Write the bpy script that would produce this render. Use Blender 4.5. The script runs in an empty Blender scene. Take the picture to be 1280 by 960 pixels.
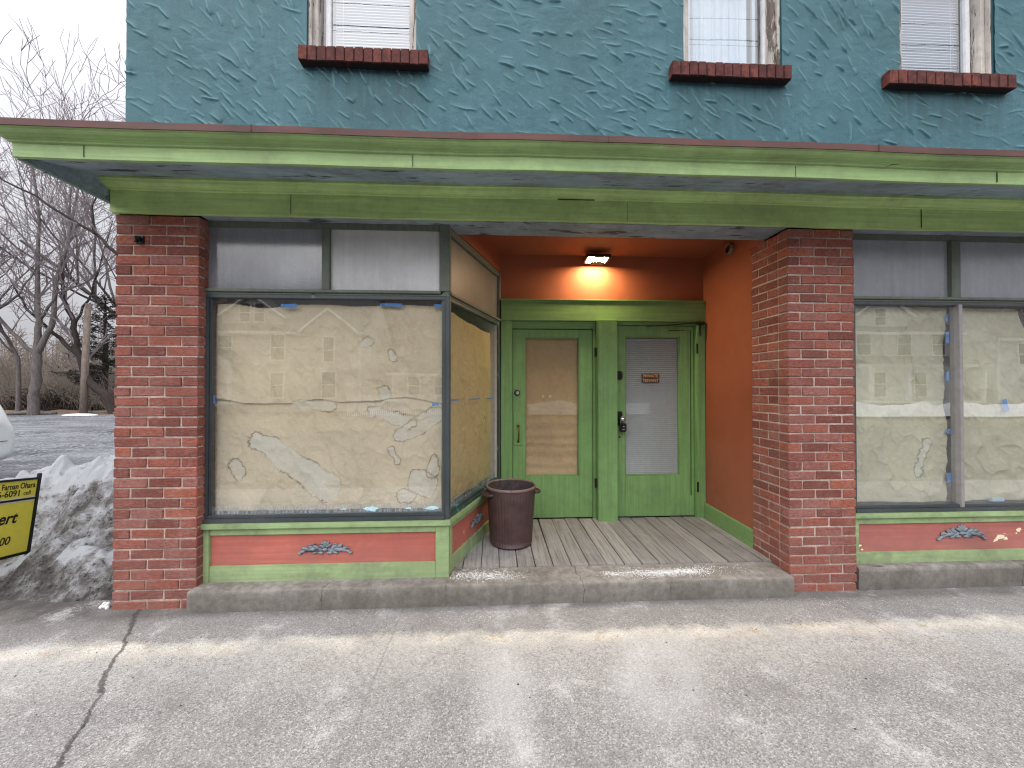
import bpy, bmesh, math, random
import numpy as np
from mathutils import Vector, Matrix
R = math.radians
random.seed(7)
S = bpy.context.scene
COL = S.collection

# ------------------------------------------------------------------ helpers
def lin(c):
    return tuple(((v/255)/12.92 if v/255 <= .04045 else ((v/255+.055)/1.055)**2.4) for v in c) + (1.,)

class NT:
    """small node-tree builder"""
    def __init__(s, name):
        s.m = bpy.data.materials.new(name); s.m.use_nodes = True
        s.t = s.m.node_tree; s.t.nodes.clear()
        s.out = s.t.nodes.new('ShaderNodeOutputMaterial')
        s.tc = s.t.nodes.new('ShaderNodeTexCoord').outputs['Object']
    def n(s, typ, props=None, **inp):
        nd = s.t.nodes.new('ShaderNode'+typ)
        for k, v in (props or {}).items(): setattr(nd, k, v)
        for k, v in inp.items():
            k = k.replace('_', ' ')
            s.put(nd.inputs[k], v)
        return nd
    def put(s, sock, v):
        if isinstance(v, bpy.types.NodeSocket): s.t.links.new(v, sock)
        else: sock.default_value = v
    def map(s, scale=(1,1,1), rot=(0,0,0), vec=None):
        return s.n('Mapping', None, Vector=vec or s.tc, Scale=scale, Rotation=rot).outputs[0]
    def noise(s, scale, detail=4, rough=.55, vec=None, dist=0):
        return s.n('TexNoise', None, Vector=vec or s.tc, Scale=scale, Detail=detail, Roughness=rough, Distortion=dist).outputs['Fac']
    def vor(s, scale, out='Distance', vec=None, feature='F1'):
        return s.n('TexVoronoi', {'feature': feature}, Vector=vec or s.tc, Scale=scale).outputs[out]
    def ramp(s, fac, stops, interp='LINEAR'):
        nd = s.n('ValToRGB', None, Fac=fac); cr = nd.color_ramp; cr.interpolation = interp
        while len(cr.elements) < len(stops): cr.elements.new(.5)
        for e, (p, c) in zip(cr.elements, stops):
            e.position = p; e.color = c if isinstance(c, tuple) else (c, c, c, 1)
        return nd.outputs['Color']
    def mix(s, fac, a, b, blend='MIX'):
        nd = s.t.nodes.new('ShaderNodeMix'); nd.data_type = 'RGBA'; nd.blend_type = blend
        s.put(nd.inputs[0], fac); s.put(nd.inputs[6], a); s.put(nd.inputs[7], b)
        return nd.outputs[2]
    def math(s, op, a, b=0., c=0., clamp=False):
        nd = s.t.nodes.new('ShaderNodeMath'); nd.operation = op; nd.use_clamp = clamp
        s.put(nd.inputs[0], a); s.put(nd.inputs[1], b); s.put(nd.inputs[2], c)
        return nd.outputs[0]
    def xyz(s, vec=None):
        nd = s.n('SeparateXYZ', None, Vector=vec or s.tc); return nd.outputs
    def bump(s, h, strength=.3, dist=.01, normal=None):
        nd = s.n('Bump', None, Height=h, Strength=strength, Distance=dist)
        if normal: s.put(nd.inputs['Normal'], normal)
        return nd.outputs[0]
    def done(s, color, rough=.6, normal=None, spec=.3, metal=0., **kw):
        b = s.n('BsdfPrincipled')
        s.put(b.inputs['Base Color'], color); s.put(b.inputs['Roughness'], rough)
        s.put(b.inputs['Specular IOR Level'], spec); s.put(b.inputs['Metallic'], metal)
        for k, v in kw.items(): s.put(b.inputs[k.replace('_', ' ')], v)
        if normal: s.put(b.inputs['Normal'], normal)
        s.t.links.new(b.outputs[0], s.out.inputs[0]); return s.m

class MB:
    def __init__(s, xf=None): s.v = []; s.f = []; s.mi = []; s.xf = xf; s.cur = 0
    def add(s, vs, fs):
        o = len(s.v)
        s.v += [s.xf(*p) for p in vs] if s.xf else [tuple(p) for p in vs]
        s.f += [tuple(i+o for i in f) for f in fs]; s.mi += [s.cur]*len(fs)
        return s
    def box(s, x0, x1, y0, y1, z0, z1, jit=0):
        j = (lambda: random.uniform(-jit, jit)) if jit else (lambda: 0)
        vs = [(x+j(), y+j(), z+j()) for z in (z0, z1) for y in (y0, y1) for x in (x0, x1)]
        return s.add(vs, [(0,2,3,1),(4,5,7,6),(0,1,5,4),(2,6,7,3),(0,4,6,2),(1,3,7,5)])
    def quad(s, a, b, c, d): return s.add([a,b,c,d], [(0,1,2,3)])
    def prism(s, poly, x0, x1):
        n = len(poly)
        vs = [(x0,y,z) for y,z in poly]+[(x1,y,z) for y,z in poly]
        fs = [(i,(i+1)%n,(i+1)%n+n,i+n) for i in range(n)]+[tuple(range(n))[::-1], tuple(range(n,2*n))]
        return s.add(vs, fs)
    def sweep(s, path, prof, closed=False, sag=False):
        """profile (out, z) swept on a plan path; out is to the right-hand side of travel"""
        P = [Vector(p) for p in path]; k = len(prof); vs = []
        if sag:
            Q = []
            for i in range(len(P)-1):
                m = max(1, int((P[i+1]-P[i]).length/.3)); Q += [P[i].lerp(P[i+1], j/m) for j in range(m)]
            P = Q+[P[-1]]
        zf = (lambda x: .0035*math.sin(x*1.3+.5)+.0016*math.sin(x*4.1)+.0012*math.sin(x*9.7)) if sag else (lambda x: 0)
        for i, p in enumerate(P):
            d0 = (p-P[i-1]).normalized() if i else (P[1]-P[0]).normalized()
            d1 = (P[i+1]-p).normalized() if i < len(P)-1 else d0
            n0, n1 = Vector((d0.y,-d0.x)), Vector((d1.y,-d1.x))
            m = (n0+n1); m = m/max(m.dot(n0), 1e-4)
            vs += [(p.x+m.x*o, p.y+m.y*o+.6*zf(p.x*1.7+1), z+zf(p.x)) for o, z in prof]
        fs = []
        kk = k if closed else k-1
        for i in range(len(P)-1):
            for j in range(kk):
                a, b = i*k+j, i*k+(j+1)%k
                fs.append((a, a+k, b+k, b))
        if closed: fs += [tuple(range(k)), tuple(range((len(P)-1)*k, len(P)*k))[::-1]]
        return s.add(vs, fs)
    def tube(s, pts, rad, n=8, cap=True):
        pts = [Vector(p) for p in pts]
        if not hasattr(rad, '__len__'): rad = [rad]*len(pts)
        vs = []; fs = []
        up = Vector((.13,.21,.97))
        for i, p in enumerate(pts):
            d = (pts[min(i+1,len(pts)-1)]-pts[max(i-1,0)])
            d = d.normalized() if d.length > 1e-9 else Vector((0,0,1))
            a = d.cross(up)
            if a.length < .05: a = d.cross(Vector((1,0,0)))
            a.normalize(); b = d.cross(a)
            for k in range(n):
                t = 2*math.pi*k/n
                vs.append(tuple(p+(a*math.cos(t)+b*math.sin(t))*rad[i]))
        for i in range(len(pts)-1):
            for k in range(n):
                fs.append((i*n+k, i*n+(k+1)%n, (i+1)*n+(k+1)%n, (i+1)*n+k))
        if cap: fs += [tuple(range(n))[::-1], tuple(range((len(pts)-1)*n, len(pts)*n))]
        return s.add(vs, fs)
    def lathe(s, prof, cx, cy, n=32, axis='z', wob=None):
        vs = []; k = len(prof)
        for i in range(n):
            t = 2*math.pi*i/n
            for r, z in prof:
                rr = r*(wob(t, z) if wob else 1)
                a, b = rr*math.cos(t), rr*math.sin(t)
                vs.append((cx+a, cy+b, z) if axis == 'z' else ((cx+a, z, cy+b) if axis == 'y' else (z, cx+a, cy+b)))
        fs = []
        for i in range(n):
            for j in range(k-1):
                a, b = i*k+j, ((i+1)%n)*k+j
                fs.append((a, b, b+1, a+1))
        return s.add(vs, fs)
    def ell(s, c, r, rot=0, n=10, m=6):
        """ellipsoid in x,z plane rotated by rot, thickness along y"""
        vs = []; fs = []; cr, sr = math.cos(rot), math.sin(rot)
        for i in range(m+1):
            ph = math.pi*i/m
            for k in range(n):
                t = 2*math.pi*k/n
                x, z, y = r[0]*math.sin(ph)*math.cos(t), r[2]*math.sin(ph)*math.sin(t), r[1]*math.cos(ph)
                vs.append((c[0]+x*cr-z*sr, c[1]+y, c[2]+x*sr+z*cr))
        for i in range(m):
            for k in range(n): fs.append((i*n+k, i*n+(k+1)%n, (i+1)*n+(k+1)%n, (i+1)*n+k))
        return s.add(vs, fs)
    def build(s, name, mats, parent=None, bevel=0, smooth=False, kind=None, seg=2):
        if not isinstance(mats, (list, tuple)): mats = [mats]
        off = wloc(parent)
        me = bpy.data.meshes.new(name)
        me.from_pydata([(x-off[0], y-off[1], z-off[2]) for x,y,z in s.v], [], s.f)
        for m in mats: me.materials.append(m)
        me.polygons.foreach_set('material_index', s.mi)
        bm = bmesh.new(); bm.from_mesh(me)
        bmesh.ops.recalc_face_normals(bm, faces=bm.faces)
        if bevel:
            es = [e for e in bm.edges if len(e.link_faces) == 2 and e.calc_face_angle(0) > .5]
            bmesh.ops.bevel(bm, geom=es, offset=bevel, segments=seg, affect='EDGES', clamp_overlap=True)
        bm.to_mesh(me); bm.free()
        if smooth: me.shade_smooth()
        return link(name, me, parent, kind)

def wloc(o):
    v = Vector((0,0,0))
    while o is not None: v += o.location; o = o.parent
    return v
def link(name, me, parent=None, kind=None):
    o = bpy.data.objects.new(name, me); COL.objects.link(o)
    if parent is not None: o.parent = parent
    if kind: o['kind'] = kind
    return o
def thing(name, label, cat, loc=(0,0,0), group=None):
    o = bpy.data.objects.new(name, None); COL.objects.link(o); o.location = loc
    o.empty_display_size = .1
    return tag(o, label, cat, group)
def tag(o, label, cat, group=None):
    o['label'] = label; o['category'] = cat
    if group: o['group'] = group
    return o
def gridmesh(name, P, mat, parent=None, mask=None, cols=None, kind=None, smooth=True):
    """P: array (nu, nv, 3)"""
    nu, nv = P.shape[:2]
    idx = np.arange(nu*nv).reshape(nu, nv)
    q = np.stack([idx[:-1,:-1], idx[1:,:-1], idx[1:,1:], idx[:-1,1:]], -1)
    if mask is not None: q = q[mask]
    q = q.reshape(-1, 4)
    V = P.reshape(-1,3) - np.array(wloc(parent))
    me = bpy.data.meshes.new(name)
    me.vertices.add(len(V)); me.vertices.foreach_set('co', V.astype(np.float32).ravel())
    me.loops.add(q.size); me.loops.foreach_set('vertex_index', q.astype(np.int32).ravel())
    me.polygons.add(len(q)); me.polygons.foreach_set('loop_start', np.arange(0, q.size, 4, dtype=np.int32))
    if cols is not None:
        a = me.attributes.new('Col', 'FLOAT_COLOR', 'POINT')
        c = np.ones((len(V),4), np.float32); c[:, :3] = cols.reshape(-1,3)
        a.data.foreach_set('color', c.ravel())
    me.update(calc_edges=True); me.validate()
    me.materials.append(mat)
    if smooth: me.shade_smooth()
    return link(name, me, parent, kind)
_rng = np.random.RandomState(11)
_lat = _rng.rand(256,256)
def vn(x, y, seed=0):
    x = x+seed*17.3; y = y+seed*9.7
    xi = np.floor(x).astype(int); yi = np.floor(y).astype(int)
    fx = x-xi; fy = y-yi; fx = fx*fx*(3-2*fx); fy = fy*fy*(3-2*fy)
    g = lambda a, b: _lat[a % 256, b % 256]
    return (g(xi,yi)*(1-fx)+g(xi+1,yi)*fx)*(1-fy)+(g(xi,yi+1)*(1-fx)+g(xi+1,yi+1)*fx)*fy
def fbm(x, y, seed=0, oct=4, gain=.5):
    v = 0; a = 1; t = 0
    for o in range(oct):
        v = v+a*vn(x*2**o, y*2**o, seed+o*3); t += a; a *= gain
    return v/t*2-1
def smooth01(e0, e1, x):
    t = np.clip((x-e0)/(e1-e0), 0, 1); return t*t*(3-2*t)
def text(body, size, mat, name, parent, M, shear=0, bold=0, align='LEFT'):
    cu = bpy.data.curves.new(name, 'FONT'); cu.body = body; cu.size = size; cu.shear = shear; cu.offset = bold
    cu.align_x = align; cu.extrude = .0006
    o = bpy.data.objects.new(name, cu); me = bpy.data.meshes.new_from_object(o)
    bpy.data.objects.remove(o)
    me.transform(Matrix.Translation(-wloc(parent)) @ M); me.materials.clear(); me.materials.append(mat)
    return link(name, me, parent)

# ------------------------------------------------------------------ materials
def paint(name, rgb, rough=.5, axis='x', chip=None, amt=.5, dirt=.35, vary=.22, bmp=.25, grain=30, spec=.3, dust=None):
    N = NT(name); c = lin(rgb)
    sc = {'x': (1.2,grain,grain), 'z': (grain,grain,1.2), 'y': (grain,1.2,grain)}[axis]
    g = N.noise(1.6, 6, .65, N.map(sc)); big = N.noise(1.7, 5, .6); mid = N.noise(14, 6, .7)
    dark = tuple(v*(1-vary*1.7) for v in c[:3])+(1,); lite = tuple(min(1,v*(1+vary)) for v in c[:3])+(1,)
    col = N.ramp(big, [(.3, dark), (.5, c), (.72, lite)])
    col = N.mix(N.ramp(g, [(.35, .75), (.6, 0.)]), col, tuple(v*.72 for v in c[:3])+(1,))
    if dirt:
        d = N.ramp(N.math('MULTIPLY', mid, N.noise(3.1, 4)), [(.2, 0.), (.42, dirt)])
        col = N.mix(d, col, (.07,.065,.06,1))
    h = N.math('MULTIPLY_ADD', g, .6, mid)
    if chip:
        cn = N.noise(7, 9, .72, N.map(tuple(.35 if v < 2 else (1 if grain < 20 else 1.6) for v in sc)), .3)
        cf = N.ramp(cn, [(amt, 0.), (amt+.02, 1.)])
        col = N.mix(cf, col, lin(chip)); h = N.math('MULTIPLY_ADD', cf, -1.2, h)
    if dust:   # pale dirt low on the piece: height, amount
        z = N.xyz()[2]
        f = N.math('MULTIPLY', N.ramp(N.math('DIVIDE', z, dust[0]), [(.0, 1.), (1., 0.)]), N.math('MULTIPLY', mid, dust[1]))
        col = N.mix(f, col, lin((150,142,132)))
    return N.done(col, rough, N.bump(h, bmp, .004), spec)

def plain(name, rgb, rough=.5, metal=0., spec=.4, vary=.12, scale=20, bmp=.05, **kw):
    N = NT(name); c = lin(rgb); n = N.noise(scale, 5, .65)
    col = N.ramp(n, [(.3, tuple(v*(1-vary) for v in c[:3])+(1,)), (.7, tuple(min(1,v*(1+vary)) for v in c[:3])+(1,))])
    return N.done(col, rough, N.bump(n, bmp, .003), spec, metal, **kw)

def m_stucco():
    N = NT('teal_stucco')
    big = N.noise(1.1, 5, .6); mid = N.noise(11, 6, .65); fine = N.noise(130, 4, .7)
    streak = N.noise(3, 5, .6, N.map((5, 5, .6)))
    col = N.ramp(big, [(.28, lin((49,86,95))), (.5, lin((56,99,109))), (.75, lin((67,111,121)))])
    col = N.mix(N.ramp(mid, [(.4, 0.), (.75, .35)]), col, lin((78,117,125)))
    col = N.mix(N.ramp(streak, [(.5, 0.), (.75, .45)]), col, lin((44,80,90)))
    col = N.mix(N.ramp(N.noise(52, 5, .8), [(.56, 0.), (.72, .4)]), col, lin((108,144,150)))
    col = N.mix(N.ramp(N.noise(70, 5, .8), [(.3, .5), (.42, 0.)]), col, lin((40,70,78)))
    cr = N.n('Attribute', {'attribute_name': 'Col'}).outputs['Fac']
    XX = N.xyz(); drip = N.noise(6, 6, .7, N.map((4, 4, .35)))
    for (a_, b_) in [(-1.32,-.45),(1.257,2.136),(2.866,3.855)]:
        m_ = N.ramp(N.math('DIVIDE', N.math('ABSOLUTE', N.math('SUBTRACT', XX[0], (a_+b_)/2)), (b_-a_)/2), [(.86, 1.), (1.06, 0.)])
        v_ = N.ramp(N.math('DIVIDE', N.math('SUBTRACT', 3.72, XX[2]), .5), [(.0, .95), (.25, .6), (1., 0.)])
        v_ = N.math('MULTIPLY', v_, N.math('LESS_THAN', XX[2], 3.74))
        col = N.mix(N.math('MULTIPLY', N.math('MULTIPLY', m_, v_), N.ramp(drip, [(.4, .12), (.62, .75)])), col, lin((40,58,62)))
    col = N.mix(N.math('MULTIPLY', cr, .55), col, lin((112,156,163)))  # stroke ridges painted paler, as if catching the sky light
    return N.done(col, .62, N.bump(N.math('MULTIPLY_ADD', mid, .8, fine), .6, .005), .35)

def m_brick():
    N = NT('red_brick')
    isl = N.n('NewGeometry').outputs['Random Per Island']
    col = N.ramp(isl, [(0, lin((122,68,60))), (.14, lin((144,80,69))), (.3, lin((158,89,76))), (.45, lin((138,79,70))), (.6, lin((162,93,78))), (.75, lin((152,97,88))), (.88, lin((172,98,76))), (.95, lin((160,106,98))), (1, lin((120,72,66)))], 'CONSTANT')
    n1 = N.noise(38, 6, .7); n2 = N.noise(6, 5, .6)
    st = N.noise(34, 5, .65, N.map((1,1,3.2), (0, .55, 0)), .8)
    col = N.mix(N.ramp(n1, [(.36, .55), (.6, 0.)]), col, lin((88,50,47)))
    col = N.mix(N.ramp(N.noise(85, 4, .8), [(.58, 0.), (.7, .55)]), col, lin((190,140,126)))
    col = N.mix(N.ramp(N.math('MULTIPLY', n2, st), [(.24, 0.), (.42, .5)]), col, lin((186,138,128)))
    z = N.xyz()[2]
    col = N.mix(N.ramp(N.noise(1.6, 5, .6), [(.4, .05), (.65, .3)]), col, lin((132,98,88)))
    low = N.ramp(z, [(.0, .6), (.45, .14), (.9, 0.)])
    col = N.mix(N.math('MULTIPLY', low, N.ramp(n2, [(.35, .3), (.65, 1.)])), col, lin((140,104,100)))
    h = N.math('MULTIPLY_ADD', st, 1.6, n1)
    return N.done(col, .85, N.bump(h, .9, .008), .2)

def m_mortar():
    N = NT('mortar'); n = N.noise(60, 5, .7); b = N.noise(5, 4)
    col = N.ramp(n, [(.3, lin((150,134,124))), (.7, lin((206,190,178)))])
    col = N.mix(N.ramp(b, [(.4, 0.), (.7, .5)]), col, lin((92,76,70)))
    return N.done(col, .95, N.bump(n, .6, .005), .1)

def m_concrete(name, cracks=()):
    N = NT(name)
    big = N.noise(1.8, 6, .65); mid = N.noise(16, 7, .75); fine = N.vor(190); sp = N.noise(120, 3, .8)
    col = N.ramp(big, [(.3, lin((112,107,102))), (.55, lin((146,142,137))), (.75, lin((164,160,155)))])
    col = N.mix(N.ramp(mid, [(.4, .55), (.6, 0.)]), col, lin((88,82,76)))
    col = N.mix(N.ramp(sp, [(.6, 0.), (.7, .5)]), col, lin((190,186,182)))
    X = N.xyz(); wob = N.noise(9, 6, .7)
    st = N.noise(2.6, 5, .6, N.map((4,1,.5)))
    z = N.ramp(X[2], [(.0, .75), (.17, .35), (.176, 0.)])           # weathered riser, cleaner tread
    col = N.mix(N.math('MULTIPLY', z, N.ramp(st, [(.3, .6), (.7, 1.)])), col, lin((82,78,72)))
    h = mid
    for cx, w in cracks:
        d = N.math('ABSOLUTE', N.math('ADD', N.math('SUBTRACT', X[0], cx), N.math('MULTIPLY_ADD', wob, .12, -.06)))
        f = N.ramp(N.math('DIVIDE', d, w), [(.6, 1.), (1., 0.)])
        col = N.mix(N.math('MULTIPLY', f, .62), col, (.03,.028,.026,1))
        h = N.math('SUBTRACT', h, N.math('MULTIPLY', f, 2.))
    return N.done(col, .92, N.bump(h, .5, .006), .15)

def m_sidewalk():
    N = NT('worn_sidewalk'); X = N.xyz()
    big = N.noise(.9, 6, .6); mid = N.noise(5, 7, .7); agg = N.vor(170, 'Color'); aggd = N.vor(170)
    sp = N.noise(190, 4, .85); scr = N.noise(9, 7, .75, N.map((1.5,.6,1), (0,0,.6)))
    gr = N.n('SeparateColor', None, Color=agg).outputs[0]
    col = N.ramp(big, [(.28, lin((138,135,134))), (.5, lin((154,151,149))), (.72, lin((164,161,159)))])
    col = N.mix(.5, col, N.ramp(gr, [(0, lin((78,75,74))), (.3, lin((136,134,134))), (.75, lin((166,163,162))), (1, lin((222,219,217)))]))
    col = N.mix(N.ramp(sp, [(.34, .9), (.47, 0.)]), col, lin((80,77,76)))
    col = N.mix(N.ramp(N.noise(48, 4, .8), [(.28, .8), (.36, 0.)]), col, lin((72,68,66)))
    col = N.mix(N.ramp(sp, [(.58, 0.), (.72, .8)]), col, lin((214,211,208)))
    col = N.mix(N.ramp(scr, [(.52, 0.), (.7, .16)]), col, lin((186,183,180)))
    col = N.mix(N.ramp(N.noise(3.2, 6, .75), [(.34, .4), (.46, 0.)]), col, lin((112,109,108)))
    # scoured pale strip along the drip line of the canopy
    yb = N.math('ADD', X[1], N.math('MULTIPLY_ADD', mid, .22, -.11))
    band = N.ramp(N.math('ADD', yb, 1.), [(.50, 0.), (.57, .8), (.62, 1.), (.68, 0.)])
    bandn = N.math('MULTIPLY', band, N.ramp(N.noise(2.2, 5, .7), [(.33, .15), (.6, 1.)]))
    col = N.mix(N.math('MULTIPLY', bandn, N.ramp(N.noise(75, 4, .85), [(.36, .15), (.52, 1.)])), col, lin((222,216,204)))
    pale = N.math('MULTIPLY', N.ramp(N.math('ADD', yb, 1.), [(.18, 0.), (.50, .55), (.6, 0.)]), N.ramp(N.noise(60, 5, .85), [(.40, 0.), (.54, .9)]))
    col = N.mix(pale, col, lin((206,202,195)))
    rust = N.math('MULTIPLY', band, N.ramp(N.noise(9, 5, .75), [(.55, 0.), (.66, .6)]))
    col = N.mix(rust, col, lin((158,128,84)))
    # dull damp strip against the building
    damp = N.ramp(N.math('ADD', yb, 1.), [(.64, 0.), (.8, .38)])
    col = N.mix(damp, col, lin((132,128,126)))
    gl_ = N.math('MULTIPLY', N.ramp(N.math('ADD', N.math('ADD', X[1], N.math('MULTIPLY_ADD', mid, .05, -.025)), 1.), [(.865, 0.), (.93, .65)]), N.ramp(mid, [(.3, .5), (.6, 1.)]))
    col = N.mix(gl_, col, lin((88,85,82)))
    # dirt from the snow bank at the left
    dl = N.math('MULTIPLY', N.ramp(N.math('MULTIPLY_ADD', N.math('ADD', X[0], N.math('MULTIPLY', X[1], -.9)), -.3, -.55), [(.0, 0.), (.35, .8)]), N.ramp(mid, [(.3, .3), (.6, 1.)]))
    col = N.mix(N.math('MULTIPLY', dl, N.ramp(N.math('ADD', X[1], .5), [(0., 0.), (.4, 1.)])), col, lin((74,70,68)))
    # settled joint, filled with dark grit
    wob = N.noise(5, 6, .65)
    d = N.math('ADD', N.math('MULTIPLY_ADD', X[1], .604, X[0]), N.math('ADD', N.math('MULTIPLY_ADD', wob, .16, 2.323-.08), N.math('MULTIPLY_ADD', N.noise(26, 5, .8), .05, -.025)))
    w = N.math('MULTIPLY_ADD', N.math('ADD', X[1], 1.5), .008, .011)
    w = N.math('MULTIPLY', w, N.math('MULTIPLY_ADD', N.noise(7, 5, .75), 2.4, -.25))
    f = N.ramp(N.math('DIVIDE', N.math('ABSOLUTE', d), w), [(.5, 1.), (1.1, 0.)])
    col = N.mix(N.math('MULTIPLY', f, N.ramp(N.noise(40, 4, .8), [(.3, 1.), (.65, .6)])), col, lin((74,71,70)))
    for jx in (-.6, 2.35):
        dj = N.math('ABSOLUTE', N.math('ADD', N.math('SUBTRACT', X[0], jx), N.math('MULTIPLY_ADD', wob, .04, -.02)))
        fj = N.ramp(N.math('DIVIDE', dj, .008), [(.3, .28), (1., 0.)])
        col = N.mix(fj, col, lin((96,92,90)))
    # dry salt bloom
    grain = N.noise(120, 4, .9); low = N.noise(3.4, 6, .7)
    bl = N.ramp(N.math('ADD', N.math('MULTIPLY', low, .62), N.math('MULTIPLY', grain, .38)), [(.545, 0.), (.62, .55)])
    col = N.mix(bl, col, lin((212,210,210)))
    for (px, py, rx, ry, ro, hole) in [(.06,-.80,.13,.26,.1,.0),(.86,-.72,.20,.34,-.5,.55)]:
        ux = N.math('SUBTRACT', X[0], px); uy = N.math('SUBTRACT', X[1], py); c_, s_ = math.cos(ro), math.sin(ro)
        a_ = N.math('DIVIDE', N.math('ADD', N.math('MULTIPLY', ux, c_), N.math('MULTIPLY', uy, s_)), rx); b_ = N.math('DIVIDE', N.math('SUBTRACT', N.math('MULTIPLY', uy, c_), N.math('MULTIPLY', ux, s_)), ry)
        rr = N.math('SQRT', N.math('ADD', N.math('MULTIPLY', a_, a_), N.math('MULTIPLY', b_, b_)))
        rr = N.math('ADD', rr, N.math('MULTIPLY_ADD', grain, 2.4, N.math('MULTIPLY_ADD', mid, 1.3, -1.75)))
        ring = N.ramp(N.math('MULTIPLY', rr, .5), [(.0, .34-hole*.5), (.28, .34), (.45, .24), (.75, 0.)])
        col = N.mix(ring, col, lin((212,210,211)))
    h = N.math('ADD', N.math('MULTIPLY', aggd, .7), N.math('MULTIPLY_ADD', scr, .8, N.math('MULTIPLY', sp, .9)))
    h = N.math('SUBTRACT', h, N.math('MULTIPLY', f, .9))
    return N.done(col, .93, N.bump(h, .55, .008), .15)

def m_gravel():
    N = NT('dark_gravel')
    v = N.vor(19, 'Color'); d = N.vor(19); big = N.noise(.5, 5, .6)
    g = N.n('SeparateColor', None, Color=v).outputs[0]
    col = N.ramp(g, [(0, lin((54,55,58))), (.5, lin((96,98,103))), (1, lin((158,160,165)))])
    col = N.mix(N.ramp(big, [(.4, 0.), (.62, .7)]), col, lin((142,143,148)))
    tr = N.noise(.6, 5, .6, N.map((.5, 2.4, 1), (0,0,.35)))
    col = N.mix(N.ramp(tr, [(.45, 0.), (.6, .45)]), col, lin((70,73,80)))
    return N.done(col, .9, N.bump(d, .9, .03), .2)

def m_snow():
    N = NT('dirty_snow')
    att = N.n('Attribute', {'attribute_name': 'Col'}).outputs['Color']
    n = N.noise(30, 7, .8); sp = N.noise(110, 4, .85); m = N.noise(7, 7, .75)
    a = N.n('SeparateColor', None, Color=att).outputs[0]
    dirt = N.math('ADD', a, N.math('MULTIPLY_ADD', m, 2.1, -1.06))
    col = N.ramp(dirt, [(.12, lin((216,219,226))), (.36, lin((168,166,168))), (.6, lin((112,108,107))), (.95, lin((66,62,61)))])
    col = N.mix(N.math('MULTIPLY', N.ramp(n, [(.53, 0.), (.60, .9)]), N.ramp(dirt, [(.1, 0.), (.35, 1.)])), col, lin((44,41,40)))
    return N.done(col, .75, N.bump(N.math('MULTIPLY_ADD', n, 1.6, N.math('ADD', N.math('MULTIPLY', sp, 1.4), m)), 1., .02), .25, Subsurface_Weight=.0)

def m_kraft(name, tint=(1,1,1)):
    N = NT(name)
    att = N.n('Attribute', {'attribute_name': 'Col'}).outputs['Color']
    fib = N.noise(60, 6, .7, N.map((1,1,3))); b = N.noise(3, 5, .6)
    cr = N.noise(5.5, 7, .62, None, .9)
    col = N.mix(1., att, tint+(1,), 'MULTIPLY')
    col = N.mix(N.ramp(fib, [(.4, .28), (.6, 0.)]), col, N.mix(1., col, (.72,.68,.6,1), 'MULTIPLY'))
    col = N.mix(N.ramp(b, [(.35, .22), (.65, 0.)]), col, N.mix(1., col, (.78,.76,.74,1), 'MULTIPLY'))
    return N.done(col, .75, N.bump(N.math('MULTIPLY_ADD', fib, .08, cr), .7, .02), .2)

def m_glass(name, k=1.7, haze=.03, hazecol=(150,155,160), rough=0.):
    N = NT(name)
    fc = N.n('LayerWeight', None, Blend=.5).outputs['Facing']
    fr = N.math('MULTIPLY_ADD', N.math('POWER', fc, 5.), .95, .045)
    w = N.bump(N.noise(2.2, 2, .5), .025, .02)
    gl = N.n('BsdfGlossy', None, Color=(1,1,1,1), Roughness=rough, Normal=w).outputs[0]
    tr = N.n('BsdfTransparent', None, Color=(.9,.93,.92,1)).outputs[0]
    df = N.n('BsdfDiffuse', None, Color=lin(hazecol)).outputs[0]
    gr = N.noise(5, 7, .7, N.map((2.5,2.5,.5)))
    hz = N.math('MULTIPLY', N.ramp(gr, [(.35, .3), (.7, 2.)]), haze)
    a = N.n('MixShader', None, Fac=hz); N.put(a.inputs[1], tr); N.put(a.inputs[2], df)
    f = N.math('MULTIPLY', fr, k, 0., True)
    b = N.n('MixShader', None, Fac=f); N.put(b.inputs[1], a.outputs[0]); N.put(b.inputs[2], gl)
    N.t.links.new(b.outputs[0], N.out.inputs[0]); return N.m

def m_obscure(name, rgb, streak=.4, rough=.42, spec=.5, grid=.0):
    """old ribbed / prism transom glass, backed and dusty"""
    N = NT(name); c = lin(rgb)
    rib = N.vor(85); big = N.noise(2.2, 5, .6); st = N.noise(5, 6, .65, N.map((6,6,.5)))
    fine = N.noise(60, 5, .7)
    col = N.ramp(big, [(.3, tuple(v*.75 for v in c[:3])+(1,)), (.7, tuple(v*1.18 for v in c[:3])+(1,))])
    col = N.mix(N.ramp(st, [(.45, 0.), (.7, streak)]), col, tuple(min(1,v*1.5) for v in c[:3])+(1,))
    col = N.mix(N.ramp(fine, [(.35, .35), (.6, 0.)]), col, tuple(v*.7 for v in c[:3])+(1,))
    if grid:
        gx = N.xyz(); w_ = N.math('MULTIPLY', N.math('SINE', N.math('MULTIPLY', gx[0], 300.)), N.math('SINE', N.math('MULTIPLY', gx[2], 300.)))
        col = N.mix(N.math('MULTIPLY_ADD', w_, grid, grid), col, tuple(v*.55 for v in c[:3])+(1,))
    return N.done(col, rough, N.bump(N.math('MULTIPLY_ADD', rib, 1., N.math('MULTIPLY', fine, .4)), .16 if rough > .3 else .03, .006), spec)

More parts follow.
